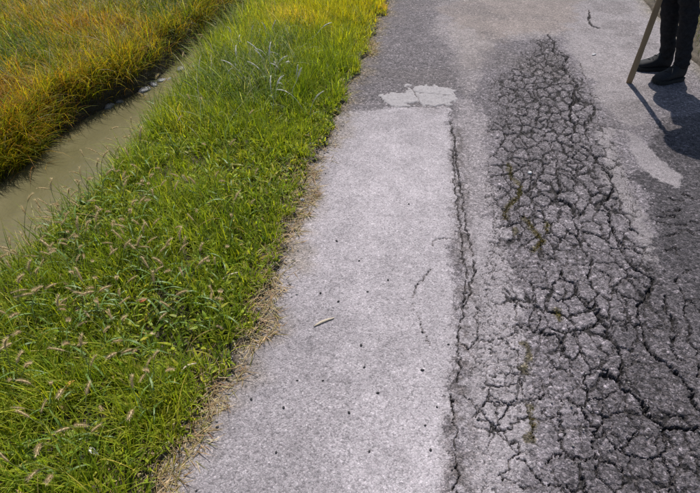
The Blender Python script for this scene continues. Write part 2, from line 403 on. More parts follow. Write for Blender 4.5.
# ---- surface colour zones (what the surface is made of / covered with)
def zone(pts, soft=.03, amp=.09, s=0, f=7.0):
    sd = poly_sd(X, Y, pts) + 1.35*amp*(fbm(X*f, Y*f, 200+s, 5)-.5) + min(amp, .09)*1.1*(fbm(X*55, Y*55, 230+s, 3)-.5) + min(amp, .09)*.35*WN
    return sst(-soft*.55, soft*.55, sd)
WN = RNG.random(X.shape)-.5
base = np.zeros(X.shape+(3,)); coarse = np.full(X.shape, .85)
def put(mask, c, co=None):
    global base, coarse
    base = base*(1-mask[..., None]) + np.array(c)*mask[..., None]
    if co is not None: coarse = coarse*(1-mask) + co*mask
put(np.ones(X.shape), (.222, .197, .211))
put(zone([(640,0),(590,-60),(400,-60),(395,0),(380,60),(450,90),(470,130),(500,40),(560,36),(640,110),(700,60)], .06, .2, 1), (.262, .232, .236), .75)
put(zone([(450,260),(446,110),(470,95),(486,120),(492,200),(500,260)], .06, .14, 20), (.295, .263, .272), .7)
put(zone([(452,560),(458,300),(464,250),(480,220),(498,220),(507,260),(522,330),(535,400),(515,560)], .06, .12, 2), (.32, .288, .30), .55)
put(zone([(448,112),(320,122),(372,-30),(428,-30),(440,40),(458,80)], .12, .22, 3), (.190, .168, .176), .9)
put(zone([(455,0),(470,-30),(590,-30),(570,20),(545,34),(500,38),(470,70),(458,60)], .1, .2, 4), (.292, .256, .250), .6)
put(zone([(500,44),(545,40),(600,120),(620,200),(520,200),(500,130),(470,100)], .05, .12, 5), (.192, .17, .181), .9)
put(zone([(575,0),(640,-20),(690,40),(640,130),(615,120),(565,45)], .05, .14, 6), (.285, .255, .260), .6)
put(zone([(596,130),(612,130),(628,180),(645,215),(664,270),(650,270),(625,215),(608,180)], .02, .06, 7), (.245, .22, .226), .5)
put(zone([(662,120),(720,110),(1300,200),(1300,620),(720,620),(690,330),(664,262),(648,215),(636,175),(640,150)], .03, .1, 8), (.095, .084, .091), 1.0)
put(zone([(560,560),(585,420),(610,330),(640,270),(668,270),(700,330),(760,400),(900,620)], .07, .14, 9), (.138, .122, .131), 1.0)
put(zone([(626,130),(640,138),(660,160),(682,176),(678,188),(660,182),(640,168),(630,150)], .012, .03, 10), (.265, .238, .246), .4)
put(zone([(120,560),(454,560),(452,400),(457,330),(459,290),(452,250),(455,190),(450,130),(446,107),(400,107),(340,114),(300,118)], .02, .085, 11, 11), (.40, .363, .380), .25)
strip_l = sst(.55, -.4, X)*zone([(120,560),(454,560),(452,400),(457,330),(459,290),(452,250),(455,190),(450,130),(446,107),(340,114),(300,118)], .01, .03, 11, 16)
put(strip_l*sst(.28, .6, fbm(X*3, Y*1.2, 12, 4))*.7, (.32, .29, .303), .45)
put(zone([(120,560),(330,560),(330,400),(345,300),(360,200),(375,108),(300,118)], .12, .2, 21)*.4, (.31, .28, .292), .5)
put(.5*zone([(440,10),(470,-20),(600,-20),(570,25),(520,36),(480,40)], .08, .3, 25), (.25, .2, .175), .7)
put(.45*sst(.5, .62, fbm(X*2.4, Y*2.4, 315, 5))*sst(2.6, 3.6, Y), (.185, .16, .158), .85)
# brown dust and organic dirt along the joint of the strip and at the verge
jd = seg_dist(WX, WY, gl([(456,130),(460,190),(462,230),(468,290),(466,330),(458,400),(458,560)]))
put(.7*np.clip(1.15-jd/.06, 0, 1)*sst(.40, .56, fbm(X*48, Y*48, 33, 4)*.7+fbm(X*9, Y*9, 34, 2)*.3), (.15, .125, .118), .95)
EL = edge_left(Y)
put(.8*sst(.15, -.01, X-EL+.16*(fbm(X*9, Y*9, 37, 4)-.5)), (.24, .195, .145), .9)
put(.7*sst(.16, .0, edge_right(Y)-X+.14*(fbm(X*9, Y*9, 38, 4)-.5)), (.25, .215, .165), .9)
mot = fbm(X*2.2, Y*1.6, 300, 5); base *= (.84+.32*mot)[..., None]
# moss in the cracks
MOSS = [T(*B_, (285,95),(290,150),(330,190),(325,230),(275,270),(265,320)), T(*B_, (350,310),(370,340),(400,380),(420,410),(390,450)),
        T(*C_, (345,340),(355,380),(365,420),(345,450)), T(*D_, (375,140),(385,190),(380,240),(375,280)), T(*B_, (440,330),(440,370)),
        T(*C_, (480,200),(495,240)), T(*B_,(300,360),(310,380))]
moss = np.zeros(X.shape)
for pts in MOSS: moss = np.maximum(moss, sst(.022, .006, seg_dist(WX, WY, gl(pts)) + .03*(fbm(X*30, Y*30, 44, 3)-.5)))
put(moss*.75, (.105, .085, .03), 1.0)
# colour runs to near-black with crack depth
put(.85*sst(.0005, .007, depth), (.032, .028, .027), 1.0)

# ---- height
Z = .004*(fbm(X*3, Y*3, 400, 4)-.5)*2 - depth
# worn rut of the broken zone, coarse ravelled area at the right, rounded edges of pieces
Z -= .012*sst(0, .35, zsd)
rav = coarse*np.clip((fbm(X*38, Y*38, 410, 3)-.45), -.2, .4)
Z += .012*rav*sst(.6, 1, coarse)
pe = np.minimum(fe, .02); Z -= .0028*(1-pe/.02)**2*(zsd > 0)*pres
Z -= .05*sst(.03, -.12, X-EL) + .05*sst(.03, -.12, edge_right(Y)-X)

# ---- pieces: connected areas between the cracks
blk = (depth > .0045)
cell_blk = blk[:-1, :-1] | blk[1:, 1:]
cz = (zsd[:-1, :-1] > -.05) & (X[:-1, :-1] > .2)
free = (~cell_blk) & cz
lab = np.zeros((NY-1, NX-1), np.int32); ff = free.tolist(); lb = [[0]*(NX-1) for _ in range(NY-1)]
areas = [0.0]; dxs = np.diff(xs); dys = np.diff(ys); nl = 0
dxl = dxs.tolist(); dyl = dys.tolist()
for j in range(NY-1):
    for i in range(NX-1):
        if ff[j][i] and not lb[j][i]:
            nl += 1; st = [(j, i)]; lb[j][i] = nl; ar = 0.0
            while st:
                a, c = st.pop(); ar += dyl[a]*dxl[c]
                for aa, bb in ((a+1, c), (a-1, c), (a, c+1), (a, c-1)):
                    if 0 <= aa < NY-1 and 0 <= bb < NX-1 and ff[aa][bb] and not lb[aa][bb]:
                        lb[aa][bb] = nl; st.append((aa, bb))
            areas.append(ar)
lab = np.array(lb, np.int32); areas = np.array(areas)
good = (areas > .0007) & (areas < .12); good[0] = False
# the 300 pieces that show largest
sumw = np.zeros(nl+1); cyx = np.zeros(nl+1)
np.add.at(sumw, lab.ravel(), 1); np.add.at(cyx, lab.ravel(), np.repeat(ys[:-1], NX-1))
cY = cyx/np.maximum(sumw, 1); app = areas/(cY**2+CAMH**2)**1.5*good
order = np.argsort(-app); keep = np.zeros(nl+1, bool); keep[order[:300]] = True; keep &= good
lab2 = np.where(keep[lab], lab, np.where(lab > 0, -1, 0))      # -1 : rest of the road, 0 : crack, to be shared out
for it in range(6):
    z0 = lab2 == 0
    if not z0.any(): break
    for sh in ((1, 0), (-1, 0), (0, 1), (0, -1)):
        r = np.roll(lab2, sh, (0, 1)); m = (lab2 == 0) & (r != 0); lab2 = np.where(m, r, lab2)
lab2[lab2 <= 0] = 0
# each piece has settled a little differently
hp = RNG.normal(0, .0013, nl+1); tx = RNG.normal(0, .012, nl+1); ty = RNG.normal(0, .012, nl+1)
cxs = np.zeros(nl+1); np.add.at(cxs, lab.ravel(), np.tile(xs[:-1], NY-1)); cX = cxs/np.maximum(sumw, 1)
vl = np.zeros((NY, NX), np.int32); vl[:-1, :-1] = lab
vm = (vl > 0) & good[vl]
tint = np.ones(nl+1) + RNG.normal(0, .07, nl+1)
dz = hp[vl] + tx[vl]*(X-cX[vl]) + ty[vl]*(Y-cY[vl])
Z = Z + np.where(vm, np.clip(dz, -.005, .005), 0)
base *= np.where(vm, tint[vl], 1)[..., None]

VI = np.arange(NX*NY).reshape(NY, NX)
quads = np.stack([VI[:-1, :-1], VI[:-1, 1:], VI[1:, 1:], VI[1:, :-1]], -1).reshape(-1, 4)
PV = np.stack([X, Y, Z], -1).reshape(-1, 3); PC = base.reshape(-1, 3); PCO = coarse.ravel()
ql = lab2.ravel()
def submesh(name, q):
    u, inv = np.unique(q, return_inverse=True)
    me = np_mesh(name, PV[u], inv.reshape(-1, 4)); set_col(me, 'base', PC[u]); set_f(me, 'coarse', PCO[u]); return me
# main road body + its continuation ahead and behind
q0 = quads[ql == 0]; u, inv = np.unique(q0, return_inverse=True)
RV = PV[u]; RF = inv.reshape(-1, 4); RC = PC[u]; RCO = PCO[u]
def extend(y0, y1, n, at):
    global RV, RF, RC, RCO
    k = len(RV); xx = np.linspace(-.62, 2.02, 12); yy = np.linspace(0, 1, n)**(2 if y1 > 6 else 1)*(y1-y0)+y0
    gx, gy = np.meshgrid(xx, yy); V = np.stack([gx, gy, np.full(gx.shape, -.006)-.0*gx], -1).reshape(-1, 3)
    I = np.arange(len(V)).reshape(n, 12)+k
    RV = np.vstack([RV, V]); RF = np.vstack([RF, np.stack([I[:-1, :-1], I[:-1, 1:], I[1:, 1:], I[1:, :-1]], -1).reshape(-1, 4)])
    RC = np.vstack([RC, np.tile((.26, .235, .242), (len(V), 1))]); RCO = np.concatenate([RCO, np.full(len(V), .6)])
extend(-12, .2, 8, 0); extend(6.69, 160, 14, 0)
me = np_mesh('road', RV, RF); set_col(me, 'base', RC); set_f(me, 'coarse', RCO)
road = link('road', me, M_ASPH); tag(road, 'worn grey farm road with a pale strip and alligator cracking', 'road', kind='structure')
o_ = np.argsort(ql, kind='stable'); qs = ql[o_]; bounds = np.searchsorted(qs, np.flatnonzero(keep)); ends = np.searchsorted(qs, np.flatnonzero(keep), 'right')
for a, c in zip(bounds, ends):
    if c-a < 4: continue
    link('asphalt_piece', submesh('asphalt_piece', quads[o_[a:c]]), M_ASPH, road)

# cement smear: a thin raised layer broken off along its near edge
def cement_patch(pts, h):
    g = gl(pts); gx = np.arange(min(p[0] for p in g)-.03, max(p[0] for p in g)+.03, .006); gy = np.arange(min(p[1] for p in g)-.03, max(p[1] for p in g)+.03, .008)
    x, y = np.meshgrid(gx, gy); sd = poly_sd(x, y, pts) + .11*(fbm(x*13, y*13, 501, 5)-.5) + .06*(fbm(x*45, y*45, 507, 4)-.5)
    z = -.012 + (h+.012)*sst(-.016, .004, sd) + .008*(fbm(x*24, y*24, 505, 5)-.5) 
    z -= .012*sst(.006, .0, seg_dist(x+.02*(fbm(x*20,y*20,7,3)-.5), y, gl([(412,92),(425,94),(440,95),(450,96)])))
    z -= .012*sst(.007, .0, seg_dist(x+.02*(fbm(x*20,y*20,8,3)-.5), y+.02*(fbm(x*20,y*20,9,3)-.5), gl([(408,86),(414,92),(418,98),(420,104)])))
    k = (sd > -.02); I = np.arange(x.size).reshape(x.shape)
    q = np.stack([I[:-1, :-1], I[:-1, 1:], I[1:, 1:], I[1:, :-1]], -1)[k[:-1, :-1]]
    u, inv = np.unique(q, return_inverse=True)
    o = link('cement_patch', np_mesh('cement_patch', np.stack([x, y, z], -1).reshape(-1, 3)[u], inv.reshape(-1, 4)), M_CEM, road)
    tag(o, 'broken whitish cement smear at the end of the pale strip')
cement_patch([(381,97),(393,93),(406,94),(405,86),(410,83),(413,88),(420,86),(434,86),(448,88),(457,97),(450,105),(437,108),(426,106),(418,104),(408,106),(394,106),(384,103)], .005)

# ================================================================== GROUND (verge, ditch, banks)
def shore_far(Y):  return np.interp(Y, [-20, 0, 2, 3.4, 4, 5.7, 6.8, 9, 40], [-3.2, -2.95, -2.80, -2.68, -2.48, -2.36, -2.1, -1.95, -1.95]) + .14*(fbm(Y*2.3, Y*0+1, 601, 4)-.5)
def shore_near(Y): return np.interp(Y, [-20, 0, 2, 3.4, 4, 5.7, 6.8, 9, 40], [-2.2, -2.1, -2.02, -2.02, -2.13, -2.14, -1.88, -1.7, -1.7]) + .10*(fbm(Y*2.3, Y*0+7, 611, 4)-.5)
WZ = -.38
def ground_z(x, y):
    x = np.asarray(x, float); y = np.asarray(y, float)
    el = edge_left(y); er = edge_right(y); sf = shore_far(y); sn = shore_near(y)
    n = fbm(x*5, y*5, 620, 4)-.5; n2 = fbm(x*22, y*22, 622, 3)-.5
    top = .012 + .035*n + .012*n2
    crest = sn+.42
    z = top - (.40+.012)*sst(0, 1, (crest-x)/(crest-sn))                     # near bank falls to the water
    bed = WZ-.16
    z = np.where(x < sn, WZ - .16*sst(0, .15, sn-x), z)
    lb_ = WZ - .14 + (.36)*sst(-.07, .2, sf-x) + .07*n + .05*n2 + .06*sst(.2, .8, sf-x)              # far bank, steep
    z = np.where(x < sf+.12, np.maximum(lb_, bed), z)
    z = np.where(x < sf-.3, lb_ + .05*sst(.3, 2, sf-x), z)
    # below the road
    rin = sst(-.015, .03, x-el+.02*n2)*sst(-.015, .03, er-x+.02*n2)
    z = z*(1-rin) + (-.07)*rin
    return z
gx = np.unique(np.concatenate([-np.geomspace(5, 400, 26), np.arange(-5, -1.1, .03), np.arange(-1.1, -.45, .012), np.linspace(-.45, 1.7, 20), np.arange(1.7, 2.5, .02), np.arange(2.5, 4, .1), np.geomspace(4, 400, 22)]))
gy = np.unique(np.concatenate([-np.geomspace(1, 300, 18), np.arange(-.5, 8, .025), np.geomspace(8, 600, 40)]))
x, y = np.meshgrid(gx, gy); z = ground_z(x, y)
I = np.arange(x.size).reshape(x.shape)
me = np_mesh('ground', np.stack([x, y, z], -1).reshape(-1, 3), np.stack([I[:-1, :-1], I[:-1, 1:], I[1:, 1:], I[1:, :-1]], -1).reshape(-1, 4))
set_f(me, 'wet', sst(-.12, -.3, z+.08*(fbm(x*6, y*6, 9, 3)-.5)).ravel()*(x < -1.2).ravel())
ground = link('ground', me, M_SOIL); tag(ground, 'brown soil of the verge, ditch banks and field', 'ground', kind='structure')
# water
yy = np.concatenate([np.linspace(-20, 0, 10), np.arange(.1, 9, .05), np.linspace(9, 120, 40)])
a = shore_far(yy)-.12; b2 = shore_near(yy)+.12; t = np.linspace(0, 1, 10)
x = a[:, None]*(1-t)+b2[:, None]*t; y = np.repeat(yy[:, None], 10, 1)
I = np.arange(x.size).reshape(x.shape)
me = np_mesh('water', np.stack([x, y, np.full(x.shape, WZ)], -1).reshape(-1, 3), np.stack([I[:-1, :-1], I[:-1, 1:], I[1:, 1:], I[1:, :-1]], -1).reshape(-1, 4))
water = link('water', me, M_WATER); tag(water, 'muddy olive brown water standing in the ditch', 'water', kind='structure')

# ================================================================== GRASS
def in_view(P, mx=190, my=150):
    px, py, dz_ = proj(P); return (dz_ > .15) & (px > -mx) & (px < 700+mx) & (py > -my) & (py < 493+my)
def blades(name, P, L, W, AZ, LEAN, CURV, COL, mat, segs=3, fold=0.0, tipk=1.6, twist=None):
    n = len(P); t = np.linspace(0, 1, segs+1)
    ang = LEAN[:, None] + CURV[:, None]*t[None, :]                # angle from vertical along the blade
    ds = L[:, None]/segs
    am = .5*(ang[:, 1:]+ang[:, :-1])
    h = np.concatenate([np.zeros((n, 1)), np.cumsum(np.sin(am)*ds, 1)], 1)
    v = np.concatenate([np.zeros((n, 1)), np.cumsum(np.cos(am)*ds, 1)], 1)
    ca, sa = np.cos(AZ), np.sin(AZ)
    cx = P[:, 0:1]+h*ca[:, None]; cy = P[:, 1:2]+h*sa[:, None]; cz_ = P[:, 2:3]+v
    wt = W[:, None]*.5*np.clip(1-t[None, :]**tipk, 0, 1)*(.75+.25*np.minimum(1, t[None, :]*4))
    tw = (twist if twist is not None else RNG.normal(0, .5, n))[:, None]*t[None, :]
    sx = -sa[:, None]*np.cos(tw); sy = ca[:, None]*np.cos(tw); sz = np.sin(tw)
    Lf = np.stack([cx-sx*wt, cy-sy*wt, cz_-sz*wt], -1); Rt = np.stack([cx+sx*wt, cy+sy*wt, cz_+sz*wt], -1)
    k = segs
    V = np.empty((n, 2*k+1, 3)); V[:, 0:2*k:2] = Lf[:, :k]; V[:, 1:2*k:2] = Rt[:, :k]; V[:, 2*k] = np.stack([cx[:, k], cy[:, k], cz_[:, k]], -1)
    tri = []
    for s in range(k-1): tri += [(2*s, 2*s+1, 2*s+3), (2*s, 2*s+3, 2*s+2)]
    tri.append((2*k-2, 2*k-1, 2*k)); tri = np.array(tri)
    F = (tri[None] + (np.arange(n)*(2*k+1))[:, None, None]).reshape(-1, 3)
    me = np_mesh(name, V.reshape(-1, 3), F)
    # root to tip gradient: base a little darker, tip yellower
    tt = np.concatenate([np.repeat(t[:k], 2), [1.0]])
    Cc = COL[:, None, :]*(np.array([1., 1., 1.]) + (tt[:, None]-.5)*np.array([.25, .1, 0.]))[None]
    set_col(me, 'base', Cc.reshape(-1, 3)); return link(name, me, mat)
def pick(cols, wts, n, idx_noise=None, jit=.16):
    cols = np.array(cols); wts = np.array(wts, float); wts /= wts.sum()
    if idx_noise is None: r = RNG.random(n)
    else: r = np.clip(idx_noise, 0, .999)
    i = np.searchsorted(np.cumsum(wts), r); c = cols[np.clip(i, 0, len(cols)-1)]
    return np.clip(c*(1+RNG.normal(0, jit, (n, 1)))*(1+RNG.normal(0, .06, (n, 3))), .004, .8)
GREENS = [(.075, .12, .012), (.18, .25, .02), (.30, .37, .03), (.43, .47, .045), (.53, .48, .085), (.6, .47, .22)]

# ---- green verge: tufts with outward-leaning blades
def verge(n_tufts, per, zone_x, y0, y1, lenf, keepf):
    tx_ = RNG.uniform(zone_x[0], zone_x[1], n_tufts); ty_ = RNG.uniform(y0, y1, n_tufts)
    k = keepf(tx_, ty_); tx_, ty_ = tx_[k], ty_[k]
    P0 = np.stack([tx_, ty_, np.zeros(len(tx_))], -1); k = in_view(P0); tx_, ty_ = tx_[k], ty_[k]; m = len(tx_)
    rep = np.maximum(3, RNG.poisson(per, m)); ti = np.repeat(np.arange(m), rep); n = len(ti)
    r = np.abs(RNG.normal(0, .032, n)); th = RNG.uniform(0, 2*np.pi, n)
    px = tx_[ti]+r*np.cos(th); py = ty_[ti]+r*np.sin(th)
    return ti, m, n, r, th, px, py
kf = lambda a, b: (a < edge_left(b)+.05-.12*fbm(b*4, a*4, 77, 3)) & (a > shore_near(b)-.03)
ti, m, n, r, th, px, py = verge(8300, 20, (-2.2, -.45), .2, 10, 1, kf)
pz = ground_z(px, py)-.004
tall = fbm(px*1.8, py*1.8, 702, 3)
fr = sst(.0, .16, edge_left(py)-px)
L = (.05+.115*RNG.random(n)**1.3)*(.15+1.7*tall)*(.5+.5*fr)*1.15
W = RNG.uniform(.0035, .0062, n)
cn = .62*fbm(px*2.6, py*2.6, 710, 4)+.62*RNG.random(n)*.8-.06 + .15*sst(2.6, 5.2, py) + .1*sst(.18, .0, edge_left(py)-px)
COLS = pick(GREENS, [.16, .25, .25, .18, .10, .06], n, cn)
yel = sst(3.6, 5.5, py)*sst(-1.7, -1.1, px)*.75; COLS = COLS*(1-yel[:, None]) + COLS[:, :]*np.array([1.7, 1.25, .8])*yel[:, None]
az = th + RNG.normal(0, .7, n)
g1 = blades('verge_grass', np.stack([px, py, pz], -1), L, W, az, np.abs(RNG.normal(.26, .2, n)), np.abs(RNG.normal(.65, .5, n)), COLS, M_GRASS, 3)
tag(g1, 'short dense green grass covering the verge between road and ditch', 'grass', kind='stuff')
# broad little leaves of low weeds between the blades
n = 30000
px = RNG.uniform(-2.1, -.5, n); py = RNG.uniform(.2, 7, n); k = kf(px, py) & in_view(np.stack([px, py, 0*px], -1)) & (fbm(px*3, py*3, 720, 3) > .36)
px, py = px[k], py[k]; n = len(px); pz = ground_z(px, py)+RNG.uniform(.0, .05, n)*sst(0, .2, edge_left(py)-px)
COLS = pick(GREENS, [.12, .26, .3, .22, .08, .02], n)
g2 = blades('low_weed_leaves', np.stack([px, py, pz], -1), RNG.uniform(.025, .055, n), RNG.uniform(.008, .015, n), RNG.uniform(0, 6.28, n),
            RNG.uniform(.5, 1.3, n), RNG.uniform(0, .7, n), COLS, M_GRASS, 3, tipk=2.4)
tag(g2, 'small broad green weed leaves growing low among the verge grass', 'weeds', kind='stuff')
# longer arching blades
n = 5200
px = RNG.uniform(-2.15, -.6, n); py = RNG.uniform(.2, 8, n); k = kf(px+.0, py) & in_view(np.stack([px, py, 0*px], -1)) & (RNG.random(n) < .25+.75*sst(-1.1, -1.7, px))
px, py = px[k], py[k]; n = len(px)
g3 = blades('arching_grass', np.stack([px, py, ground_z(px, py)], -1), RNG.uniform(.12, .25, n), RNG.uniform(.0035, .006, n), RNG.uniform(0, 6.28, n),
            np.abs(RNG.normal(.3, .2, n)), RNG.uniform(.5, 1.9, n), pick(GREENS, [.1, .3, .3, .2, .15, .1], n), M_GRASS, 5)
tag(g3, 'longer arching green grass blades rising from the verge toward the ditch', 'grass', kind='stuff')
# long blades leaning out over the water from the near bank
n = 3400
py = np.concatenate([RNG.uniform(3.3, 6.8, 2600), RNG.uniform(1.0, 3.3, 800)]); px = shore_near(py)+RNG.uniform(-.02, .4, n)
g3c = blades('ditch_edge_grass', np.stack([px, py, ground_z(px, py)], -1), RNG.uniform(.16, .36, n)*(.75+.35*sst(3.2, 4, py)), RNG.uniform(.004, .007, n), RNG.normal(math.pi, 1.3, n),
            np.abs(RNG.normal(.25, .2, n)), RNG.uniform(.3, 1.5, n), pick([(.15, .22, .02), (.24, .31, .03), (.36, .38, .06), (.5, .44, .2)], [.3, .35, .2, .15], n), M_GRASS, 5)
tag(g3c, 'long green blades leaning out over the water from the near bank', 'grass', kind='stuff')
# tall pale green clump near the ditch
n = 2600
cx_, cy_, _z = gp(258, 80); px = cx_+RNG.normal(0, .22, n); py = cy_+RNG.normal(0, .42, n); k = kf(px, py) & (px < -1.0); px, py = px[k], py[k]; n = len(px)
g3b = blades('tall_clump', np.stack([px, py, ground_z(px, py)], -1), RNG.uniform(.14, .32, n), RNG.uniform(.004, .008, n), RNG.uniform(0, 6.28, n),
            np.abs(RNG.normal(.25, .18, n)), RNG.uniform(.4, 1.7, n), pick([(.12, .19, .03), (.2, .27, .05), (.3, .34, .11), (.5, .5, .36)], [.3, .4, .2, .1], n), M_GRASS, 5)
tag(g3b, 'taller pale green grass clump on the verge by the ditch bend', 'grass', kind='stuff')
# dry straw at the road edge
n = 10500
py = RNG.uniform(.3, 7.5, n); off = np.abs(RNG.normal(0, .095, n)); px = edge_left(py)+.07-off+.03*(noise(py*7, py*0, 3)-.5)
k = (RNG.random(n) < .10+.9*sst(.45, .62, fbm(px*2.5, py*1.9, 733, 3))) & in_view(np.stack([px, py, 0*px], -1)); px, py = px[k], py[k]; n = len(px)
pz = np.maximum(ground_z(px, py), -.004)+.003
g4 = blades('dry_straw', np.stack([px, py, pz], -1), RNG.uniform(.03, .085, n), RNG.uniform(.0025, .0045, n), RNG.uniform(0, 6.28, n),
            RNG.uniform(1.05, 1.55, n), RNG.uniform(-.1, .25, n), pick([(.42, .31, .17), (.52, .42, .26), (.3, .21, .11), (.22, .2, .06)], [.4, .25, .2, .15], n), M_DRY, 3)
tag(g4, 'dry tan straw lying along the ragged edge of the road', 'straw', kind='stuff')

# ---- field bank beyond the ditch
nt_ = 6800
tx_ = RNG.uniform(-7.2, -1.9, nt_); ty_ = RNG.uniform(1.2, 10.5, nt_); k = (tx_ < shore_far(ty_)-.05-.07*sst(3.0, 3.6, ty_)) & in_view(np.stack([tx_, ty_, 0*tx_], -1), 210, 150)
tx_, ty_ = tx_[k], ty_[k]; m = len(tx_); rep = np.maximum(8, RNG.poisson(34, m)); ti = np.repeat(np.arange(m), rep); n = len(ti)
r = np.abs(RNG.normal(0, .055, n)); th = RNG.uniform(0, 2*np.pi, n); px = tx_[ti]+r*np.cos(th); py = ty_[ti]+r*np.sin(th); pz = ground_z(px, py)-.005
edge_d = shore_far(py)-px
thr = RNG.random(m)[ti]
L = RNG.uniform(.12, .27, n)*(.55+.8*RNG.random(m)[ti]**1.5)*(.7+.7*fbm(px*2.5, py*2.5, 741, 3))*(.8+.35*sst(.8, .1, edge_d))
gold = fbm(px*1.1+3, py*1.1, 743, 4)
gmix = gold + .06 + .22*sst(1.0, .2, edge_d)*sst(4.8, 3.0, py) + .1*(thr-.5) + .17*RNG.normal(0, 1, n)
FIELD = [(.11, .17, .016), (.20, .26, .018), (.33, .34, .02), (.46, .38, .022), (.56, .40, .03), (.54, .31, .035), (.38, .20, .05)]
COLS = pick(FIELD, [.14, .17, .2, .19, .15, .1, .05], n, sst(.22, .8, gmix))
st = sst(4.7, 5.9, py-.15*(px+3))*sst(-2.6, -3.2, px)
sm = RNG.random(n) < .55*st+.05; COLS[sm] = pick([(.5, .45, .35), (.42, .35, .2), (.58, .54, .46)], [1, 1, 1], int(sm.sum()))
az = th + RNG.normal(0, .6, n)
tod = sst(.35, 0, edge_d); az = np.where(RNG.random(n) < .4*tod, RNG.normal(-.25, .7, n), az)
g5 = blades('field_grass', np.stack([px, py, pz], -1), L, RNG.uniform(.0035, .0065, n), az, np.abs(RNG.normal(.4, .25, n)),
            np.abs(RNG.normal(1.0, .5, n))+.15*tod, COLS, M_GRASS, 4)
tag(g5, 'golden green tufted field grass on the bank beyond the ditch', 'grass', kind='stuff')
# golden overhang along the brink
n = 15000
py = RNG.uniform(1.2, 8, n); px = shore_far(py)-np.abs(RNG.normal(.0, .10, n))-.03-.05*sst(3.0, 3.6, py); k = in_view(np.stack([px, py, 0*px], -1)) & (RNG.random(n) < (.25+.9*sst(.4, .58, fbm(px*3, py*2.2, 761, 3)))*(1-.7*sst(3.1, 3.7, py))); px, py = px[k], py[k]; n = len(px)
g6c = blades('overhanging_grass', np.stack([px, py, ground_z(px, py)], -1), RNG.uniform(.16, .36, n), RNG.uniform(.0035, .0065, n), RNG.normal(.1, 1.1, n),
            np.abs(RNG.normal(.25, .2, n)), RNG.uniform(.6, 1.7, n), pick(FIELD, [.1, .2, .26, .2, .13, .06, .05], n), M_GRASS, 5)
tag(g6c, 'long golden grass hanging over the brink of the far ditch bank', 'grass', kind='stuff')
# dead dark thatch hanging down the far bank
n = 6500
py = RNG.uniform(1.2, 8, n); sfv = shore_far(py); px = sfv-RNG.uniform(-.03, .26, n); k = in_view(np.stack([px, py, 0*px], -1)); px, py = px[k], py[k]; n = len(px)
pz = ground_z(px, py)+.01
g6 = blades('dead_thatch', np.stack([px, py, pz], -1), RNG.uniform(.05, .14, n), RNG.uniform(.003, .006, n), RNG.normal(0, .8, n),
            RNG.uniform(.5, 1.3, n), RNG.uniform(.4, 1.4, n), pick([(.03, .024, .016), (.06, .045, .025), (.11, .08, .04), (.05, .055, .015)], [.4, .3, .15, .15], n), M_DRY, 4)
tag(g6, 'dark dead grass thatch hanging down the steep far ditch bank', 'dead grass', kind='stuff')
# pale fallen straw further into the field
n = 2600
px = RNG.uniform(-6, -2.6, n); py = RNG.uniform(4.6, 8.5, n); k = in_view(np.stack([px, py, 0*px], -1), 150, 120) & (RNG.random(n) < sst(4.9, 5.7, py-.1*(px+3)+.9*(fbm(px*2, py*2, 751, 3)-.5))); px, py = px[k], py[k]; n = len(px)
g6b = blades('pale_straw', np.stack([px, py, ground_z(px, py)+RNG.uniform(.08, .2, n)], -1), RNG.uniform(.12, .3, n), RNG.uniform(.004, .007, n), RNG.normal(.3, .9, n),
            RNG.uniform(1.0, 1.5, n), RNG.uniform(-.2, .5, n), pick([(.6, .55, .46), (.5, .42, .3), (.42, .3, .2)], [.5, .3, .2], n), M_DRY, 4)
tag(g6b, 'whitish fallen straw lying across the field grass far from the ditch', 'straw', kind='stuff')
# ---- right verge
n = 26000
px = RNG.uniform(1.9, 4.2, n); py = RNG.uniform(1.5, 9, n); k = (px > edge_right(py)+.0) & in_view(np.stack([px, py, 0*px], -1), 220, 120) & (RNG.random(n) < sst(-.05, .35, px-edge_right(py)))
px, py = px[k], py[k]; n = len(px)
g7 = blades('opposite_verge_grass', np.stack([px, py, ground_z(px, py)], -1), RNG.uniform(.04, .13, n), RNG.uniform(.003, .005, n), RNG.uniform(0, 6.28, n),
            np.abs(RNG.normal(.4, .25, n)), RNG.uniform(.2, 1.2, n), pick([(.1, .13, .025), (.16, .18, .04), (.33, .28, .14), (.45, .38, .22)], [.3, .3, .25, .15], n), M_DRY, 3)
tag(g7, 'sparse dull green grass on the verge behind the standing person', 'grass', kind='stuff')
# moss and seedlings in the cracks
PP = []
for pts in MOSS:
    g = gl(pts)
    for (ax, ay), (bx, by) in zip(g[:-1], g[1:]):
        c = int(260*math.hypot(bx-ax, by-ay)*2.2)+8; t = RNG.random(c)
        PP.append(np.stack([ax+t*(bx-ax)+RNG.normal(0, .007, c), ay+t*(by-ay)+RNG.normal(0, .008, c), np.full(c, -.014)], -1))
PP = np.vstack(PP); n = len(PP)
g8 = blades('crack_moss', PP, RNG.uniform(.008, .018, n), RNG.uniform(.003, .006, n), RNG.uniform(0, 6.28, n), np.abs(RNG.normal(.5, .4, n)), RNG.uniform(0, .8, n),
            pick([(.13, .105, .025), (.17, .13, .035), (.10, .10, .02), (.2, .13, .05)], [1, 1, 1, .6], n), M_DRY, 2)
tag(g8, 'olive brown moss growing along the cracks in the asphalt', 'moss', kind='stuff')

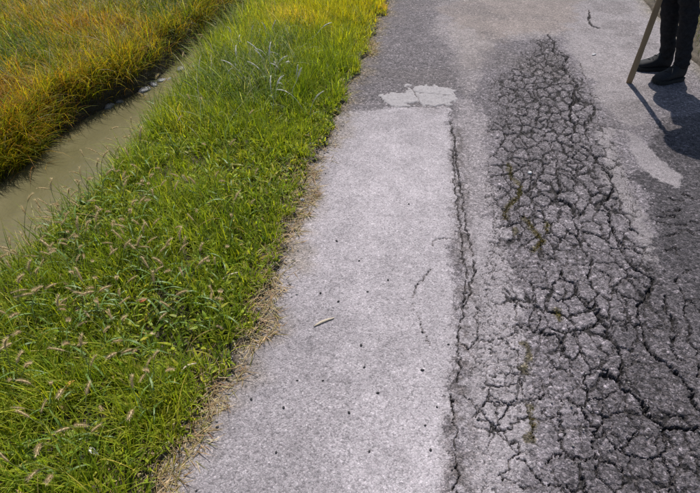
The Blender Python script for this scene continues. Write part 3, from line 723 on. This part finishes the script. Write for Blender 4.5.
# ================================================================== loose grit along the verge edge
def lump_verts(sub=1, s=0, amp=.25, flat=(1, 1, .7)):
    bm = bmesh.new(); bmesh.ops.create_icosphere(bm, subdivisions=sub, radius=1)
    rr = random.Random(s)
    for v in bm.verts:
        k = 1+amp*(rr.random()-.5)*2; v.co = Vector((v.co.x*flat[0], v.co.y*flat[1], v.co.z*flat[2]))*k
    me = bpy.data.meshes.new('lump'); bm.to_mesh(me); bm.free(); return me
lm = lump_verts(1, 3); LV = np.array([v.co[:] for v in lm.vertices]); LF = np.array([p.vertices[:] for p in lm.polygons]); bpy.data.meshes.remove(lm)
def grit(name, P, S, mat, label, cat):
    n = len(P); a = RNG.uniform(0, 6.28, n); ca, sa = np.cos(a), np.sin(a)
    st_ = RNG.uniform(.7, 1.35, (n, 1, 3))*S[:, None, None]; v = LV[None]*st_
    V = np.stack([v[..., 0]*ca[:, None]-v[..., 1]*sa[:, None], v[..., 0]*sa[:, None]+v[..., 1]*ca[:, None], v[..., 2]], -1)+P[:, None, :]
    F = (LF[None]+(np.arange(n)*len(LV))[:, None, None]).reshape(-1, 3)
    return tag(link(name, np_mesh(name, V.reshape(-1, 3), F), mat), label, cat, kind='stuff')
n = 2600; py = RNG.uniform(.35, 6.5, n); px = edge_left(py)+np.abs(RNG.normal(0, .05, n))-.035
M_GRIT = mat_simple('grit', (.13, .115, .105), (.42, .39, .38), 25, .85)
grit('edge_grit', np.stack([px, py, np.maximum(ground_z(px, py), 0)+.001], -1), .0018+.0042*RNG.random(n)**2.5, M_GRIT, 'loose grit scattered along the ragged left edge of the road', 'grit')
n = 1500; q = RNG.random(n); px = RNG.uniform(.2, 1.7, n); py = RNG.uniform(.6, 5.2, n)
grit('crack_grit', np.stack([px, py, np.full(n, -.006)], -1), .0016+.003*RNG.random(n)**3, M_GRIT, 'fine loose crumbs lying on the cracked asphalt', 'grit')

# ================================================================== road bits
def road_top(x, y):
    i = int(np.clip(np.searchsorted(xs, x), 0, NX-1)); j = int(np.clip(np.searchsorted(ys, y), 0, NY-1)); return float(Z[max(0,j-1):j+2, max(0,i-1):i+2].max())
speck_meshes = []
for k in range(4):
    me = lump_verts(2, 20+k, .16, (1, .75, .55)); me.name = 'speck'; me.materials.append(M_DSPECK)
    me.polygons.foreach_set('use_smooth', np.ones(len(me.polygons), bool)); speck_meshes.append(me)
c2 = [(445,90),(478,152),(250,187),(283,122),(620,187),(592,231),(605,290),(457,293),(408,200),(172,167),(585,97),(437,37),(345,122),(232,295),(648,35),(585,5),(90,235),(40,388)]
SPECKS = [(180+a/2.414, 330+b/2.414) for a, b in c2] + [(235+a/2.98, 165+b/2.98) for a, b in [(303,228),(370,287),(456,343),(308,408),(395,378),(518,117),(255,383),(148,255),(125,330)]] + [(490,349),(452,470),(478,420)]
for i, (a, b) in enumerate(SPECKS):  # added dark lumps standing in for likely pits and tar spots
    g = gp(a, b); me = speck_meshes[i % 4]; s = random.uniform(.0042, .0068)
    o = link('speck', me, None, None, False); o.location = (g[0], g[1], road_top(g[0], g[1])+s*.25); o.scale = (s, s, s); o.rotation_euler = (0, 0, random.random()*6)
    tag(o, 'tiny dark lump standing in for a dark speck on the pale strip of the road', 'speck', 'dark specks scattered over the pale strip')
def stone(px_, py_, r, label, mat, name='stone', flat=(1, .8, .6), seed=0, z=None, group=None, cat='stone'):
    g = gp(px_, py_, z if z is not None else 0); me = lump_verts(3, seed, .05, flat)
    nz = [Vector(v.co) for v in me.vertices]
    for v in me.vertices: v.co *= 1+.35*(float(fbm(v.co.x*1.7+seed*3.1, v.co.y*1.7+v.co.z*2.1, seed, 3))-.5)*2
    o = link(name, me, mat); o.scale = (r, r, r); zz = road_top(g[0], g[1]) if z is None else z
    o.location = (g[0], g[1], zz+r*flat[2]*.55); o.rotation_euler = (0, 0, seed*1.3); return tag(o, label, cat, group)
stone(301, 200, .017, 'grey stone with a white face at the edge of the green verge', M_STONE, seed=3)
stone(530, 172, .012, 'small bright white stone lying on the cracked asphalt', mat_simple('white_stone', (.6, .58, .57), (.8, .79, .78), 60), seed=5)
stone(594, 55, .02, 'flat pale stone chip on the asphalt beside the wooden pole', M_STONE, seed=8, flat=(1.3, .6, .3))
def stick(name, px0, px1, r, label, mat, bend=.006, cat='stick', z=None):
    a = gp(*px0); b = gp(*px1); za = road_top(a[0], a[1]) if z is None else z; N = 9; R = 7
    d = np.array([b[0]-a[0], b[1]-a[1]]); Ln = np.hypot(*d); d /= Ln; pn = np.array([-d[1], d[0]])
    V = []; F = []
    for i in range(N):
        t = i/(N-1); rr = r*(.12+.88*math.sin(math.pi*(.04+.92*t))**.8)*(1+.12*random.uniform(-1, 1)); off = bend*math.sin(t*math.pi*1.3)+.001*random.uniform(-1, 1)
        for k in range(R):
            an = 2*math.pi*k/R; V.append((d[0]*(t-.5)*Ln+pn[0]*(off+rr*math.cos(an)), d[1]*(t-.5)*Ln+pn[1]*(off+rr*math.cos(an)), rr*.7*math.sin(an)+r*.6))
    for i in range(N-1):
        for k in range(R): F.append((i*R+k, i*R+(k+1) % R, (i+1)*R+(k+1) % R, (i+1)*R+k))
    k0 = len(V); V.append((-d[0]*Ln/2, -d[1]*Ln/2, r*.6)); V.append((d[0]*Ln/2, d[1]*Ln/2, r*.6))
    me = np_mesh(name, V, F); bm = bmesh.new(); bm.from_mesh(me); bm.verts.ensure_lookup_table()
    for k in range(R):
        bm.faces.new((bm.verts[(k+1) % R], bm.verts[k], bm.verts[k0])); bm.faces.new((bm.verts[(N-1)*R+k], bm.verts[(N-1)*R+(k+1) % R], bm.verts[k0+1]))
    bm.to_mesh(me); bm.free()
    o = link(name, me, mat); o.location = ((a[0]+b[0])/2, (a[1]+b[1])/2, za); return tag(o, label, cat)
stick('dry_stick', (314, 327), (334, 318), .0062, 'pale dry stick lying alone on the pale strip of road', M_STICK, .003)
def verge_z(p): g = gp(*p); return float(ground_z(g[0], g[1]))
stick('dry_stick', (185, 379), (199, 371), .005, 'tan dry stalk resting on the grass beside the road edge', M_STICK, z=verge_z((191,375))+.045)
stick('dry_stick', (224, 287), (240, 279), .005, 'tan dry stalk lying where verge grass gives way to straw', M_STICK, z=verge_z((232,283))+.03)
# fallen leaves: curved folded blades of real thickness
def leaf(px_, py_, Ln, wd, rot, label, mat, lift):
    g = gp(px_, py_); N = 8; V = []; F = []
    for s in (0, 1):
        for i in range(N+1):
            t = i/N; hw = wd*.5*math.sin(math.pi*min(1, .08+.92*t))**.7
            for q in (-1, -.5, 0, .5, 1): V.append(((t-.5)*Ln, q*hw, .25*Ln*math.sin(math.pi*t)+abs(q)*hw*.35-s*.0006+.1*Ln*t*t))
    n5 = (N+1)*5
    for i in range(N):
        for q in range(4):
            a = i*5+q; F.append((a, a+5, a+6, a+1)); F.append((n5+a, n5+a+1, n5+a+6, n5+a+5))
        a = i*5; F.append((a, n5+a, n5+a+5, a+5)); F.append((a+4, a+9, n5+a+9, n5+a+4))
    o = link('fallen_leaf', np_mesh('fallen_leaf', V, F), mat); o.location = (g[0], g[1], float(ground_z(g[0], g[1]))+lift); o.rotation_euler = (.2, 0, rot)
    return tag(o, label, 'leaf')
leaf(101, 462, .05, .016, -.35, 'curled whitish dry leaf lying in dark green grass', M_PALE, .05)
leaf(148, 312, .03, .02, .8, 'small orange red fallen leaf lying in the grass', mat_simple('orange_leaf', (.4, .1, .03), (.6, .2, .06), 60), .055)
leaf(78, 398, .04, .012, 1.2, 'yellow orange dry leaf standing in the grass', mat_simple('yellow_leaf', (.45, .25, .04), (.6, .38, .08), 60), .06)
# pale lumps standing in for whitish foam at the far waterline
for i, (a, b, r) in enumerate([(107, 106, .05), (116, 101, .04), (142, 90, .06), (151, 84, .05), (159, 80, .045), (178, 69, .055), (188, 66, .035), (166, 78, .03)]):
    stone(a+3, b+2, r*.85, 'pale wet lump at the waterline under the far ditch bank', M_WET, 'pale_lump', (1.35, .8, .5), 40+i, WZ-.012, 'pale wet lumps along the ditch waterline')

# ================================================================== foxtail stalks
def tube(pts, rads, R=6, cap=True):
    V = []; F = []; n = len(pts)
    for i, p in enumerate(pts):
        d = (pts[min(i+1, n-1)]-pts[max(i-1, 0)]).normalized(); u_ = d.orthogonal().normalized(); v_ = d.cross(u_)
        for k in range(R): a = 2*math.pi*k/R; V.append(p+(u_*math.cos(a)+v_*math.sin(a))*rads[i])
    for i in range(n-1):
        for k in range(R): F.append((i*R+k, i*R+(k+1) % R, (i+1)*R+(k+1) % R, (i+1)*R+k))
    if cap: F.append(tuple(range(R))[::-1]); F.append(tuple((n-1)*R+k for k in range(R)))
    return V, F
def pymesh(name, V, F):
    me = bpy.data.meshes.new(name); me.from_pydata([tuple(v) for v in V], [], F); me.update(); return me
def foxtail(seed, H, HL, HR, stem_m, head_m, name, nleaf=2, bristle=26):
    rr = random.Random(seed); root = empty(name)
    bend = rr.uniform(.05, .16); pts = [Vector((bend*(t/8)**2.2*H*2.2, .01*math.sin(t), H*(t/8)*(1-.25*(t/8)**2*bend*4))) for t in range(9)]
    V, F = tube(pts, [.0016-.0006*t/8 for t in range(9)], 5); so = link('stem', pymesh('stem', V, F), stem_m, root)
    d0 = (pts[-1]-pts[-2]).normalized(); hp_ = []; hr = []
    for t in range(8):
        q = t/7; hp_.append(pts[-1]+d0*HL*q+Vector((1, 0, -.5))*HL*.3*q*q); hr.append(HR*(.2+.8*math.sin(math.pi*min(1, .1+q*.86))**.8)*rr.uniform(.85, 1.15))
    V, F = tube(hp_, hr, 7)
    for k in range(bristle):                                    # awns
        q = rr.random(); i = min(6, int(q*7)); p = hp_[i].lerp(hp_[i+1], rr.random()); a = rr.uniform(0, 6.28)
        o = d0.orthogonal().normalized(); dd = (Matrix.Rotation(a, 3, d0) @ o); s = d0.cross(dd)*.0005
        b0 = p+dd*hr[i]*.8; tip = b0+(dd*.8+d0*.9).normalized()*rr.uniform(.006, .014); k0 = len(V)
        V += [b0-s, b0+s, tip]; F.append((k0, k0+1, k0+2))
    link('seed_head', pymesh('seed_head', V, F), head_m, root)
    for k in range(nleaf):
        a = rr.uniform(0, 6.28); z0 = H*rr.uniform(.1, .5); Ln = rr.uniform(.07, .13); V = []; F = []
        for i in range(6):
            t = i/5; h = Ln*t*.85; v = z0+Ln*(.7*t-.75*t*t); wv = .0032*(1-t**2)+.0001; c = Vector((h*math.cos(a), h*math.sin(a), v)); sv = Vector((-math.sin(a), math.cos(a), 0))*wv
            V += [c-sv, c+sv]
        for i in range(5): F.append((2*i, 2*i+1, 2*i+3, 2*i+2))
        link('leaf_blade', pymesh('leaf_blade', V, F), M_LEAF, root)
    return root
def scatter(protos, spots, label, cat, group):
    used = set()
    for i, (x, y, s, lean) in enumerate(spots):
        k = i % len(protos); o = protos[k] if k not in used else copy_tree(protos[k]); used.add(k)
        o.location = (x, y, float(ground_z(x, y))-.004); o.scale = (s, s, s)
        o.rotation_euler = (random.gauss(0, lean), random.gauss(0, lean), random.random()*6.28)
        tag(o, label, cat, group)
protos = [foxtail(i, random.uniform(.15, .23), random.uniform(.034, .052), random.uniform(.0024, .0034), M_STEM, M_HEAD, 'foxtail_stalk', 2, 170) for i in range(7)]
spots = []
while len(spots) < 250:
    a, b = random.uniform(-30, 250), random.uniform(95, 480)
    dens = math.exp(-((a-95)/75)**2-((b-245)/75)**2) + .16
    g = gp(a, b, .1)
    if random.random() > dens or g[0] > edge_left(np.array(g[1]))-.12 or g[0] < shore_near(np.array(g[1]))+.12: continue
    spots.append((g[0], g[1], random.uniform(.75, 1.15), .16))
scatter(protos, spots, 'tan foxtail stalk with bristly seed head rising from the green verge', 'grass stalk', 'foxtail stalks in the verge')
protos = [foxtail(50+i, random.uniform(.24, .32), random.uniform(.03, .045), .0028, M_STEM, M_HEAD, 'tall_foxtail_stalk', 3, 130) for i in range(5)]
spots = []
for Yv in np.concatenate([RNG.uniform(1.3, 2.9, 17), RNG.uniform(2.9, 4.6, 9)]):
    spots.append((float(shore_near(np.array(Yv)))+random.uniform(.08, .34), float(Yv), random.uniform(.8, 1.1), .2))
scatter(protos, spots, 'tall thin foxtail stalk on the near ditch edge standing against the muddy water', 'grass stalk', 'tall foxtail stalks along the near ditch edge')
# pale seeding stalks and the leafy clump they stand in
protos = [foxtail(80+i, random.uniform(.2, .3), .08, .0042, M_PALE, M_PALE, 'pale_seeding_stalk', 1, 60) for i in range(4)]
spots = []
for i in range(30):
    a, b = random.gauss(268, 20), random.gauss(72, 20); g = gp(a, b, .1); spots.append((g[0], g[1], random.uniform(.7, 1.1), .3))
scatter(protos, spots, 'whitish seeding grass stalk rising from the tall clump by the ditch', 'grass stalk', 'whitish seeding stalks in the tall clump')

# ================================================================== wooden pole
pb = gp(629, 83); PT = Vector((pb[0]+.012, pb[1]+.06, 1.24)); PB = Vector((pb[0], pb[1], .0))
N = 24; pts = []; rads = []
for i in range(N+1):
    t = i/N; pts.append(Vector(((PT.x-PB.x)*t+.004*math.sin(t*5), (PT.y-PB.y)*t+.003*math.sin(t*7+1), (PT.z-PB.z)*t))); rads.append(.0205-.003*t+.0009*math.sin(t*23)+.0006*math.sin(t*51))
rads[0] *= .93; rads[-1] *= .85
V, F = tube(pts, rads, 14); pole = link('wooden_pole', pymesh('wooden_pole', V, F), M_WOOD); pole.location = (PB.x, PB.y, road_top(PB.x, PB.y)-.004)
tag(pole, 'upright brown wooden pole standing on the road, held by the person', 'pole')

# ================================================================== person (faces -X, holds the pole)
def skin_mesh(name, verts, edges, radii, root=0, sub=2):
    me = bpy.data.meshes.new(name); me.from_pydata([tuple(v) for v in verts], edges, []); o = bpy.data.objects.new(name, me); col.objects.link(o)
    sk = o.modifiers.new('skin', 'SKIN'); sk.use_smooth_shade = True
    for i, r_ in enumerate(radii):
        sv = me.skin_vertices[0].data[i]; sv.radius = r_ if isinstance(r_, tuple) else (r_, r_); sv.use_root = (i == root)
    ss = o.modifiers.new('sub', 'SUBSURF'); ss.levels = sub; ss.render_levels = sub
    dg = bpy.context.evaluated_depsgraph_get(); dg.update(); m2 = bpy.data.meshes.new_from_object(o.evaluated_get(dg)); bpy.data.objects.remove(o); bpy.data.meshes.remove(me); m2.name = name
    return m2
class SK:
    def __init__(s): s.v = []; s.e = []; s.r = []
    def add(s, p, r, par=None):
        s.v.append(Vector(p)); s.r.append(r)
        if par is not None: s.e.append((par, len(s.v)-1))
        return len(s.v)-1
    def mesh(s, name, sub=2): return skin_mesh(name, s.v, s.e, s.r, 0, sub)
PO = Vector((1.69, 4.06, 0))                                   # standing point
pers = empty('person', PO); tag(pers, 'standing person in dark trousers and dark boots holding a wooden pole', 'person')
def loc(p): return Vector(p)-PO
# feet (heel, toe) and leg joints, right foot far, left foot nearer
FEET = {'r': (Vector((1.745, 4.185, 0)), Vector((1.492, 4.150, 0))), 'l': (Vector((1.785, 4.010, 0)), Vector((1.568, 3.895, 0)))}
KN = {'r': Vector(at_y(669.5, -4, 4.17)), 'l': Vector(at_y(689.5, -4, 4.02))}
HIP = {'r': Vector((1.70, 4.17, .84)), 'l': Vector((1.71, 3.995, .84))}
PEL = Vector((1.70, 4.085, .90)); WAI = Vector((1.675, 4.085, 1.03)); CHE = Vector((1.645, 4.08, 1.21)); SHO = Vector((1.63, 4.075, 1.33)); NEC = Vector((1.60, 4.07, 1.40))
SH = {'r': Vector((1.63, 4.24, 1.315)), 'l': Vector((1.64, 3.90, 1.315))}
HZ = {'r': 1.16, 'l': 1.07}
def pole_at(z): t = z/PT.z; return Vector((PB.x+(PT.x-PB.x)*t, PB.y+(PT.y-PB.y)*t, z))
WR = {}; EL_ = {}
for s in 'rl':
    h = pole_at(HZ[s]); sy = 1 if s == 'r' else -1
    WR[s] = h+Vector((.085, .035*sy, .0)); EL_[s] = Vector((1.63, SH[s].y+.05*sy, 1.05))
def anks(s): hl, to = FEET[s]; d = (to-hl).normalized(); return hl+d*.055+Vector((0, 0, .095)), d
# --- body: one skin, hands with five fingers each, then remeshed to one surface
b = SK(); p0 = b.add(loc(PEL), .11); p1 = b.add(loc(WAI), .105, p0); p2 = b.add(loc(CHE), .115, p1); p3 = b.add(loc(SHO), .085, p2); p4 = b.add(loc(NEC), .052, p3); p5 = b.add(loc(NEC+Vector((-.02, 0, .07))), .05, p4)
for s in 'rl':
    q = b.add(loc(HIP[s]), .08, p0); q = b.add(loc(KN[s]), .05, q); an, d = anks(s); q = b.add(loc((KN[s]*.6+an*.4)+Vector((.012, 0, 0))), .045, q); q = b.add(loc(an), .033, q)
    q = b.add(loc(an+d*.12-Vector((0, 0, .055))), .03, q)
    q = b.add(loc(SH[s]), .052, p3); q = b.add(loc(EL_[s]), .037, q); q = b.add(loc(WR[s]), .025, q)
body = b.mesh('body', 2)
bmx = bmesh.new(); bmx.from_mesh(body)
for s in 'rl':                                                  # hands curl round the pole
    h = pole_at(HZ[s]); sy = 1 if s == 'r' else -1; R0 = .030
    k = SK(); w0 = k.add(loc(WR[s]), .023); pm = h+Vector((.034, .022*sy, 0)); w1 = k.add(loc((WR[s]+pm)/2), (.022, .030), w0); w2 = k.add(loc(pm), (.017, .036), w1)
    m_ = k.mesh('palm', 1); bmx.from_mesh(m_); bpy.data.meshes.remove(m_)
    for f in range(4):
        zf = .032-.021*f; k = SK(); prev = None; n_ = [5, 6, 6, 5][f]
        for j in range(n_):
            an = math.radians(35-38*j)*1.0; c = h+Vector((R0*math.cos(an)*1.05, sy*R0*math.sin(an), zf)) if j else pm+Vector((0, 0, zf))
            prev = k.add(loc(c), .0092-.0005*j, prev)
        m_ = k.mesh('finger', 1); bmx.from_mesh(m_); bpy.data.meshes.remove(m_)
    k = SK(); t0 = k.add(loc(pm+Vector((.02, 0, .02))), .012); t1 = k.add(loc(h+Vector((.012, sy*.036, .044))), .011, t0); t2 = k.add(loc(h+Vector((-.022, sy*.028, .05))), .0095, t1); k.add(loc(h+Vector((-.034, sy*.004, .05))), .008, t2)
    m_ = k.mesh('thumb', 1); bmx.from_mesh(m_); bpy.data.meshes.remove(m_)
# head: shaped sphere with brow, nose, mouth, chin and ears
HC = loc(NEC+Vector((-.045, 0, .17)))
ret = bmesh.ops.create_uvsphere(bmx, u_segments=40, v_segments=28, radius=1)
for v in ret['verts']:
    x, y, z = v.co; fx = -x                                    # face toward -X
    sx, sy, sz = .097, .077, .118
    if z < 0: sy *= 1-.22*z*z; sx *= 1-.10*z*z
    d = 0
    if fx > 0:
        d += .022*math.exp(-(y/.16)**2-((z+.12)/.16)**2) + .008*math.exp(-(y/.1)**2-((z-.05)/.12)**2)     # nose
        d -= .010*(math.exp(-((y-.36)/.16)**2-((z-.06)/.10)**2)+math.exp(-((y+.36)/.16)**2-((z-.06)/.10)**2))  # eye sockets
        d += .006*math.exp(-((z-.25)/.10)**2)*math.exp(-(y/.6)**2) + .008*math.exp(-(y/.25)**2-((z+.82)/.15)**2)
        d += .006*math.exp(-(y/.28)**2-((z+.42)/.05)**2)+.005*math.exp(-(y/.26)**2-((z+.54)/.05)**2) - .003*math.exp(-(y/.3)**2-((z+.48)/.03)**2)
    v.co = Vector((x*sx-d, y*sy, z*sz))+HC
for sgn in (-1, 1):
    r2 = bmesh.ops.create_uvsphere(bmx, u_segments=14, v_segments=10, radius=1)
    for v in r2['verts']: v.co = Vector((v.co.x*.018+.008, sgn*.076+v.co.y*.009, v.co.z*.031-.005))+HC
bmx.to_mesh(body); bmx.free(); body.materials.clear()
tmp = bpy.data.objects.new('tmp', body); col.objects.link(tmp); rm = tmp.modifiers.new('r', 'REMESH'); rm.mode = 'VOXEL'; rm.voxel_size = .0065
sm_ = tmp.modifiers.new('s', 'SMOOTH'); sm_.iterations = 2; sm_.factor = .4
dg = bpy.context.evaluated_depsgraph_get(); dg.update(); body2 = bpy.data.meshes.new_from_object(tmp.evaluated_get(dg)); bpy.data.objects.remove(tmp)
bm = bmesh.new(); bm.from_mesh(body2); seen = set(); best = []
for v0 in bm.verts:                                             # keep the one continuous surface
    if v0 in seen: continue
    st = [v0]; seen.add(v0); isl = []
    while st:
        v = st.pop(); isl.append(v)
        for e in v.link_edges:
            u_ = e.other_vert(v)
            if u_ not in seen: seen.add(u_); st.append(u_)
    if len(isl) > len(best): best = isl
keepv = set(best); bmesh.ops.delete(bm, geom=[v for v in bm.verts if v not in keepv], context='VERTS'); bm.to_mesh(body2); bm.free()
bo = link('body', body2, M_SKIN, pers)
for sgn in (-1, 1):
    bm = bmesh.new(); bmesh.ops.create_uvsphere(bm, u_segments=14, v_segments=10, radius=.0125); me = bpy.data.meshes.new('eye'); bm.to_mesh(me); bm.free()
    e = link('eye', me, mat_simple('eye', (.02, .015, .012), (.05, .04, .03), 20, .2), bo); e.location = HC+Vector((-.0795, sgn*.029, .007))
# hair cap
bm = bmesh.new(); bmesh.ops.create_uvsphere(bm, u_segments=36, v_segments=22, radius=1)
for v in bm.verts:
    x, y, z = v.co; kk = 1+.05*float(noise(np.array(x*6+4), np.array(y*6+z*6), 5)); v.co = Vector((x*.107*kk+.004, y*.087*kk, z*.127*kk+.004))+HC
bmesh.ops.delete(bm, geom=[v for v in bm.verts if (v.co-HC).z < .045 and (v.co-HC).x < .01 or (v.co-HC).z < -.05], context='VERTS')
me = bpy.data.meshes.new('hair'); bm.to_mesh(me); bm.free(); ho = link('hair', me, M_HAIR, pers); md = ho.modifiers.new('t', 'SOLIDIFY'); md.thickness = .012
# brimmed hat
V = []; F = []; R = 32
prof = [(.0, .125), (.05, .124), (.082, .112), (.094, .085), (.098, .04), (.102, .028), (.15, .018), (.195, .004), (.2, -.002), (.196, -.004), (.15, .011), (.1, .018), (.0935, .02)]
for r_, z_ in prof:
    for k in range(R):
        a = 2*math.pi*k/R; wv = .006*math.sin(2*a+.6)*(r_ > .12); V.append(HC+Vector((r_*1.06*math.cos(a)+.004, r_*math.sin(a), z_+.028+wv)))
for i in range(len(prof)-1):
    for k in range(R): F.append((i*R+k, i*R+(k+1) % R, (i+1)*R+(k+1) % R, (i+1)*R+k))
link('hat', pymesh('hat', V, F), mat_simple('straw_hat', (.34, .26, .14), (.5, .4, .24), 160, .85), pers)
# jacket
b = SK(); pz_ = b.add(loc((1.60, 4.10, .63)), (.21, .19)); pz2 = b.add(loc((1.63, 4.09, .76)), (.185, .17), pz_); p0 = b.add(loc(PEL+Vector((-.02, 0, -.03))), (.16, .14), pz2); p1 = b.add(loc(WAI), (.155, .125), p0); p2 = b.add(loc(CHE), (.165, .13), p1); p3 = b.add(loc(SHO), (.105, .1), p2); b.add(loc(NEC+Vector((0, 0, -.015))), .066, p3)
for s in 'rl':
    q = b.add(loc(SH[s]), .068, p3); q = b.add(loc(SH[s]*.5+EL_[s]*.5), .058, q); q = b.add(loc(EL_[s]), .055, q); q = b.add(loc(EL_[s]*.45+WR[s]*.55), .047, q); q = b.add(loc(WR[s]*.9+EL_[s]*.1), .041, q)
jm = b.mesh('jacket', 2)
def rumple(me, f, amp, s, off=Vector((0, 0, 0))):
    me.update(); C = np.array([v.co[:] for v in me.vertices]); Nn = np.array([v.normal[:] for v in me.vertices])
    d = (fbm(C[:, 0]*f+C[:, 1]*f*.6+off.x, C[:, 2]*f*1.9+C[:, 1]*f*.7, s, 3)-.5)*2*amp
    me.vertices.foreach_set('co', (C+Nn*d[:, None]).astype(np.float32).ravel()); me.update()
rumple(jm, 14, .012, 901); link('jacket', jm, M_JACK, pers)
# trousers
def folds(me):
    # cloth bunching in slanting rings above the boots and behind the knee
    me.update(); C = np.array([v.co[:] for v in me.vertices]); Nn = np.array([v.normal[:] for v in me.vertices])
    ph = C[:, 2]*85 + 9*C[:, 1]*math.pi + 3*np.sin(C[:, 0]*38+C[:, 2]*20) + 4*fbm(C[:, 0]*12, C[:, 1]*12+C[:, 2]*5, 930, 2)
    amp = .0036*sst(.36, .14, C[:, 2]) + .003*np.exp(-((C[:, 2]-.47)/.07)**2)
    me.vertices.foreach_set('co', (C+Nn*(np.sin(ph)*amp)[:, None]).astype(np.float32).ravel()); me.update()
b = SK(); p0 = b.add(loc(PEL+Vector((0, 0, .04))), (.13, .11)); pm = b.add(loc(PEL-Vector((0, 0, .03))), (.14, .115), p0)
for s in 'rl':
    an, d = anks(s); kn = KN[s]; q = b.add(loc(HIP[s]-Vector((0, 0, .04))), .088, pm); q = b.add(loc(HIP[s]*.5+kn*.5), .078, q); q = b.add(loc(kn), .066, q)
    q = b.add(loc(kn*.66+an*.34)+Vector((.014, 0, 0)), .064, q); q = b.add(loc(kn*.35+an*.65)+Vector((.008, 0, 0)), .056, q); q = b.add(loc(an+Vector((.002, 0, .045))), .054, q); q = b.add(loc(an+d*.012+Vector((0, 0, -.012))), .060, q)
tm = b.mesh('trousers', 3); folds(tm); rumple(tm, 9, .012, 911); rumple(tm, 22, .0045, 915); link('trousers', tm, M_TROU, pers)
# boots: lofted sections heel to toe, with sole
def boot(s):
    hl, to = FEET[s]; d = (to-hl); Ln = d.length; d.normalize(); sd = Vector((-d.y, d.x, 0)); N = 16; R = 18
    V = []; F = []
    for i in range(N+1):
        t = i/N
        hw = float(np.interp(t, [0, .06, .2, .45, .7, .88, .97, 1], [.022, .036, .040, .041, .049, .044, .030, .012]))
        top = float(np.interp(t, [0, .05, .15, .3, .42, .6, .8, .93, 1], [.10, .145, .165, .16, .118, .082, .066, .056, .03]))
        for k in range(R):
            a = 2*math.pi*k/R; cy_ = math.sin(a); cz2 = -math.cos(a); e = .55
            yv = hw*math.copysign(abs(cy_)**.75, cy_); zv = .018+(top-.018)*(.5+.5*math.copysign(abs(cz2)**.7, cz2)); yv *= 1-.25*max(0, (zv-.05)/.1)
            V.append(loc(hl)+d*(t*Ln)+sd*yv+Vector((0, 0, zv)))
    for i in range(N):
        for k in range(R): F.append((i*R+k, i*R+(k+1) % R, (i+1)*R+(k+1) % R, (i+1)*R+k))
    F.append(tuple(range(R))[::-1]); F.append(tuple(N*R+k for k in range(R)))
    me = pymesh('boot', V, F); bm = bmesh.new(); bm.from_mesh(me); bmesh.ops.recalc_face_normals(bm, faces=bm.faces); bm.to_mesh(me); bm.free(); rumple(me, 40, .0025, 920)
    bo = link('boot', me, M_BOOT, pers)
    V = []; F = []; out = []
    for i in range(N+1):
        t = i/N; hw = float(np.interp(t, [0, .06, .2, .45, .7, .88, .97, 1], [.028, .042, .046, .046, .056, .050, .035, .016])); out.append((t, hw))
    ring = [(t, h) for t, h in out]+[(t, -h) for t, h in out[::-1]]
    for zz in (.002, .027):
        for t, h in ring: V.append(loc(hl)+d*(t*(Ln+.008)-.004)+sd*h+Vector((0, 0, zz+(.008*max(0, t-.75)/.25 if zz < .01 else .006*max(0, t-.75)/.25))))
    n_ = len(ring)
    for k in range(n_): F.append((k, (k+1) % n_, n_+(k+1) % n_, n_+k))
    F.append(tuple(range(n_))[::-1]); F.append(tuple(n_+k for k in range(n_)))
    link('sole', pymesh('sole', V, F), M_SOLE, bo, False)
    for k in range(4):                                          # laces across the instep
        t = .40+.085*k; top = float(np.interp(t, [.3, .42, .6, .8], [.16, .118, .082, .066]))+.002; c = loc(hl)+d*(t*Ln)
        pts = [c+sd*(q*.026)+d*(.006*q*(-1)**k)+Vector((0, 0, top-.012*q*q)) for q in (-1, -.5, 0, .5, 1)]
        V, F = tube(pts, [.0028]*5, 6); link('lace', pymesh('lace', V, F), M_SOLE, bo)
boot('r'); boot('l')
print('tris', sum(sum(len(p.vertices)-2 for p in o.data.polygons) for o in bpy.data.objects if o.type == 'MESH' and len(o.data.polygons) < 400000 and o.data.users < 3), 'pieces', int(keep.sum()), 'objs', len(bpy.data.objects))
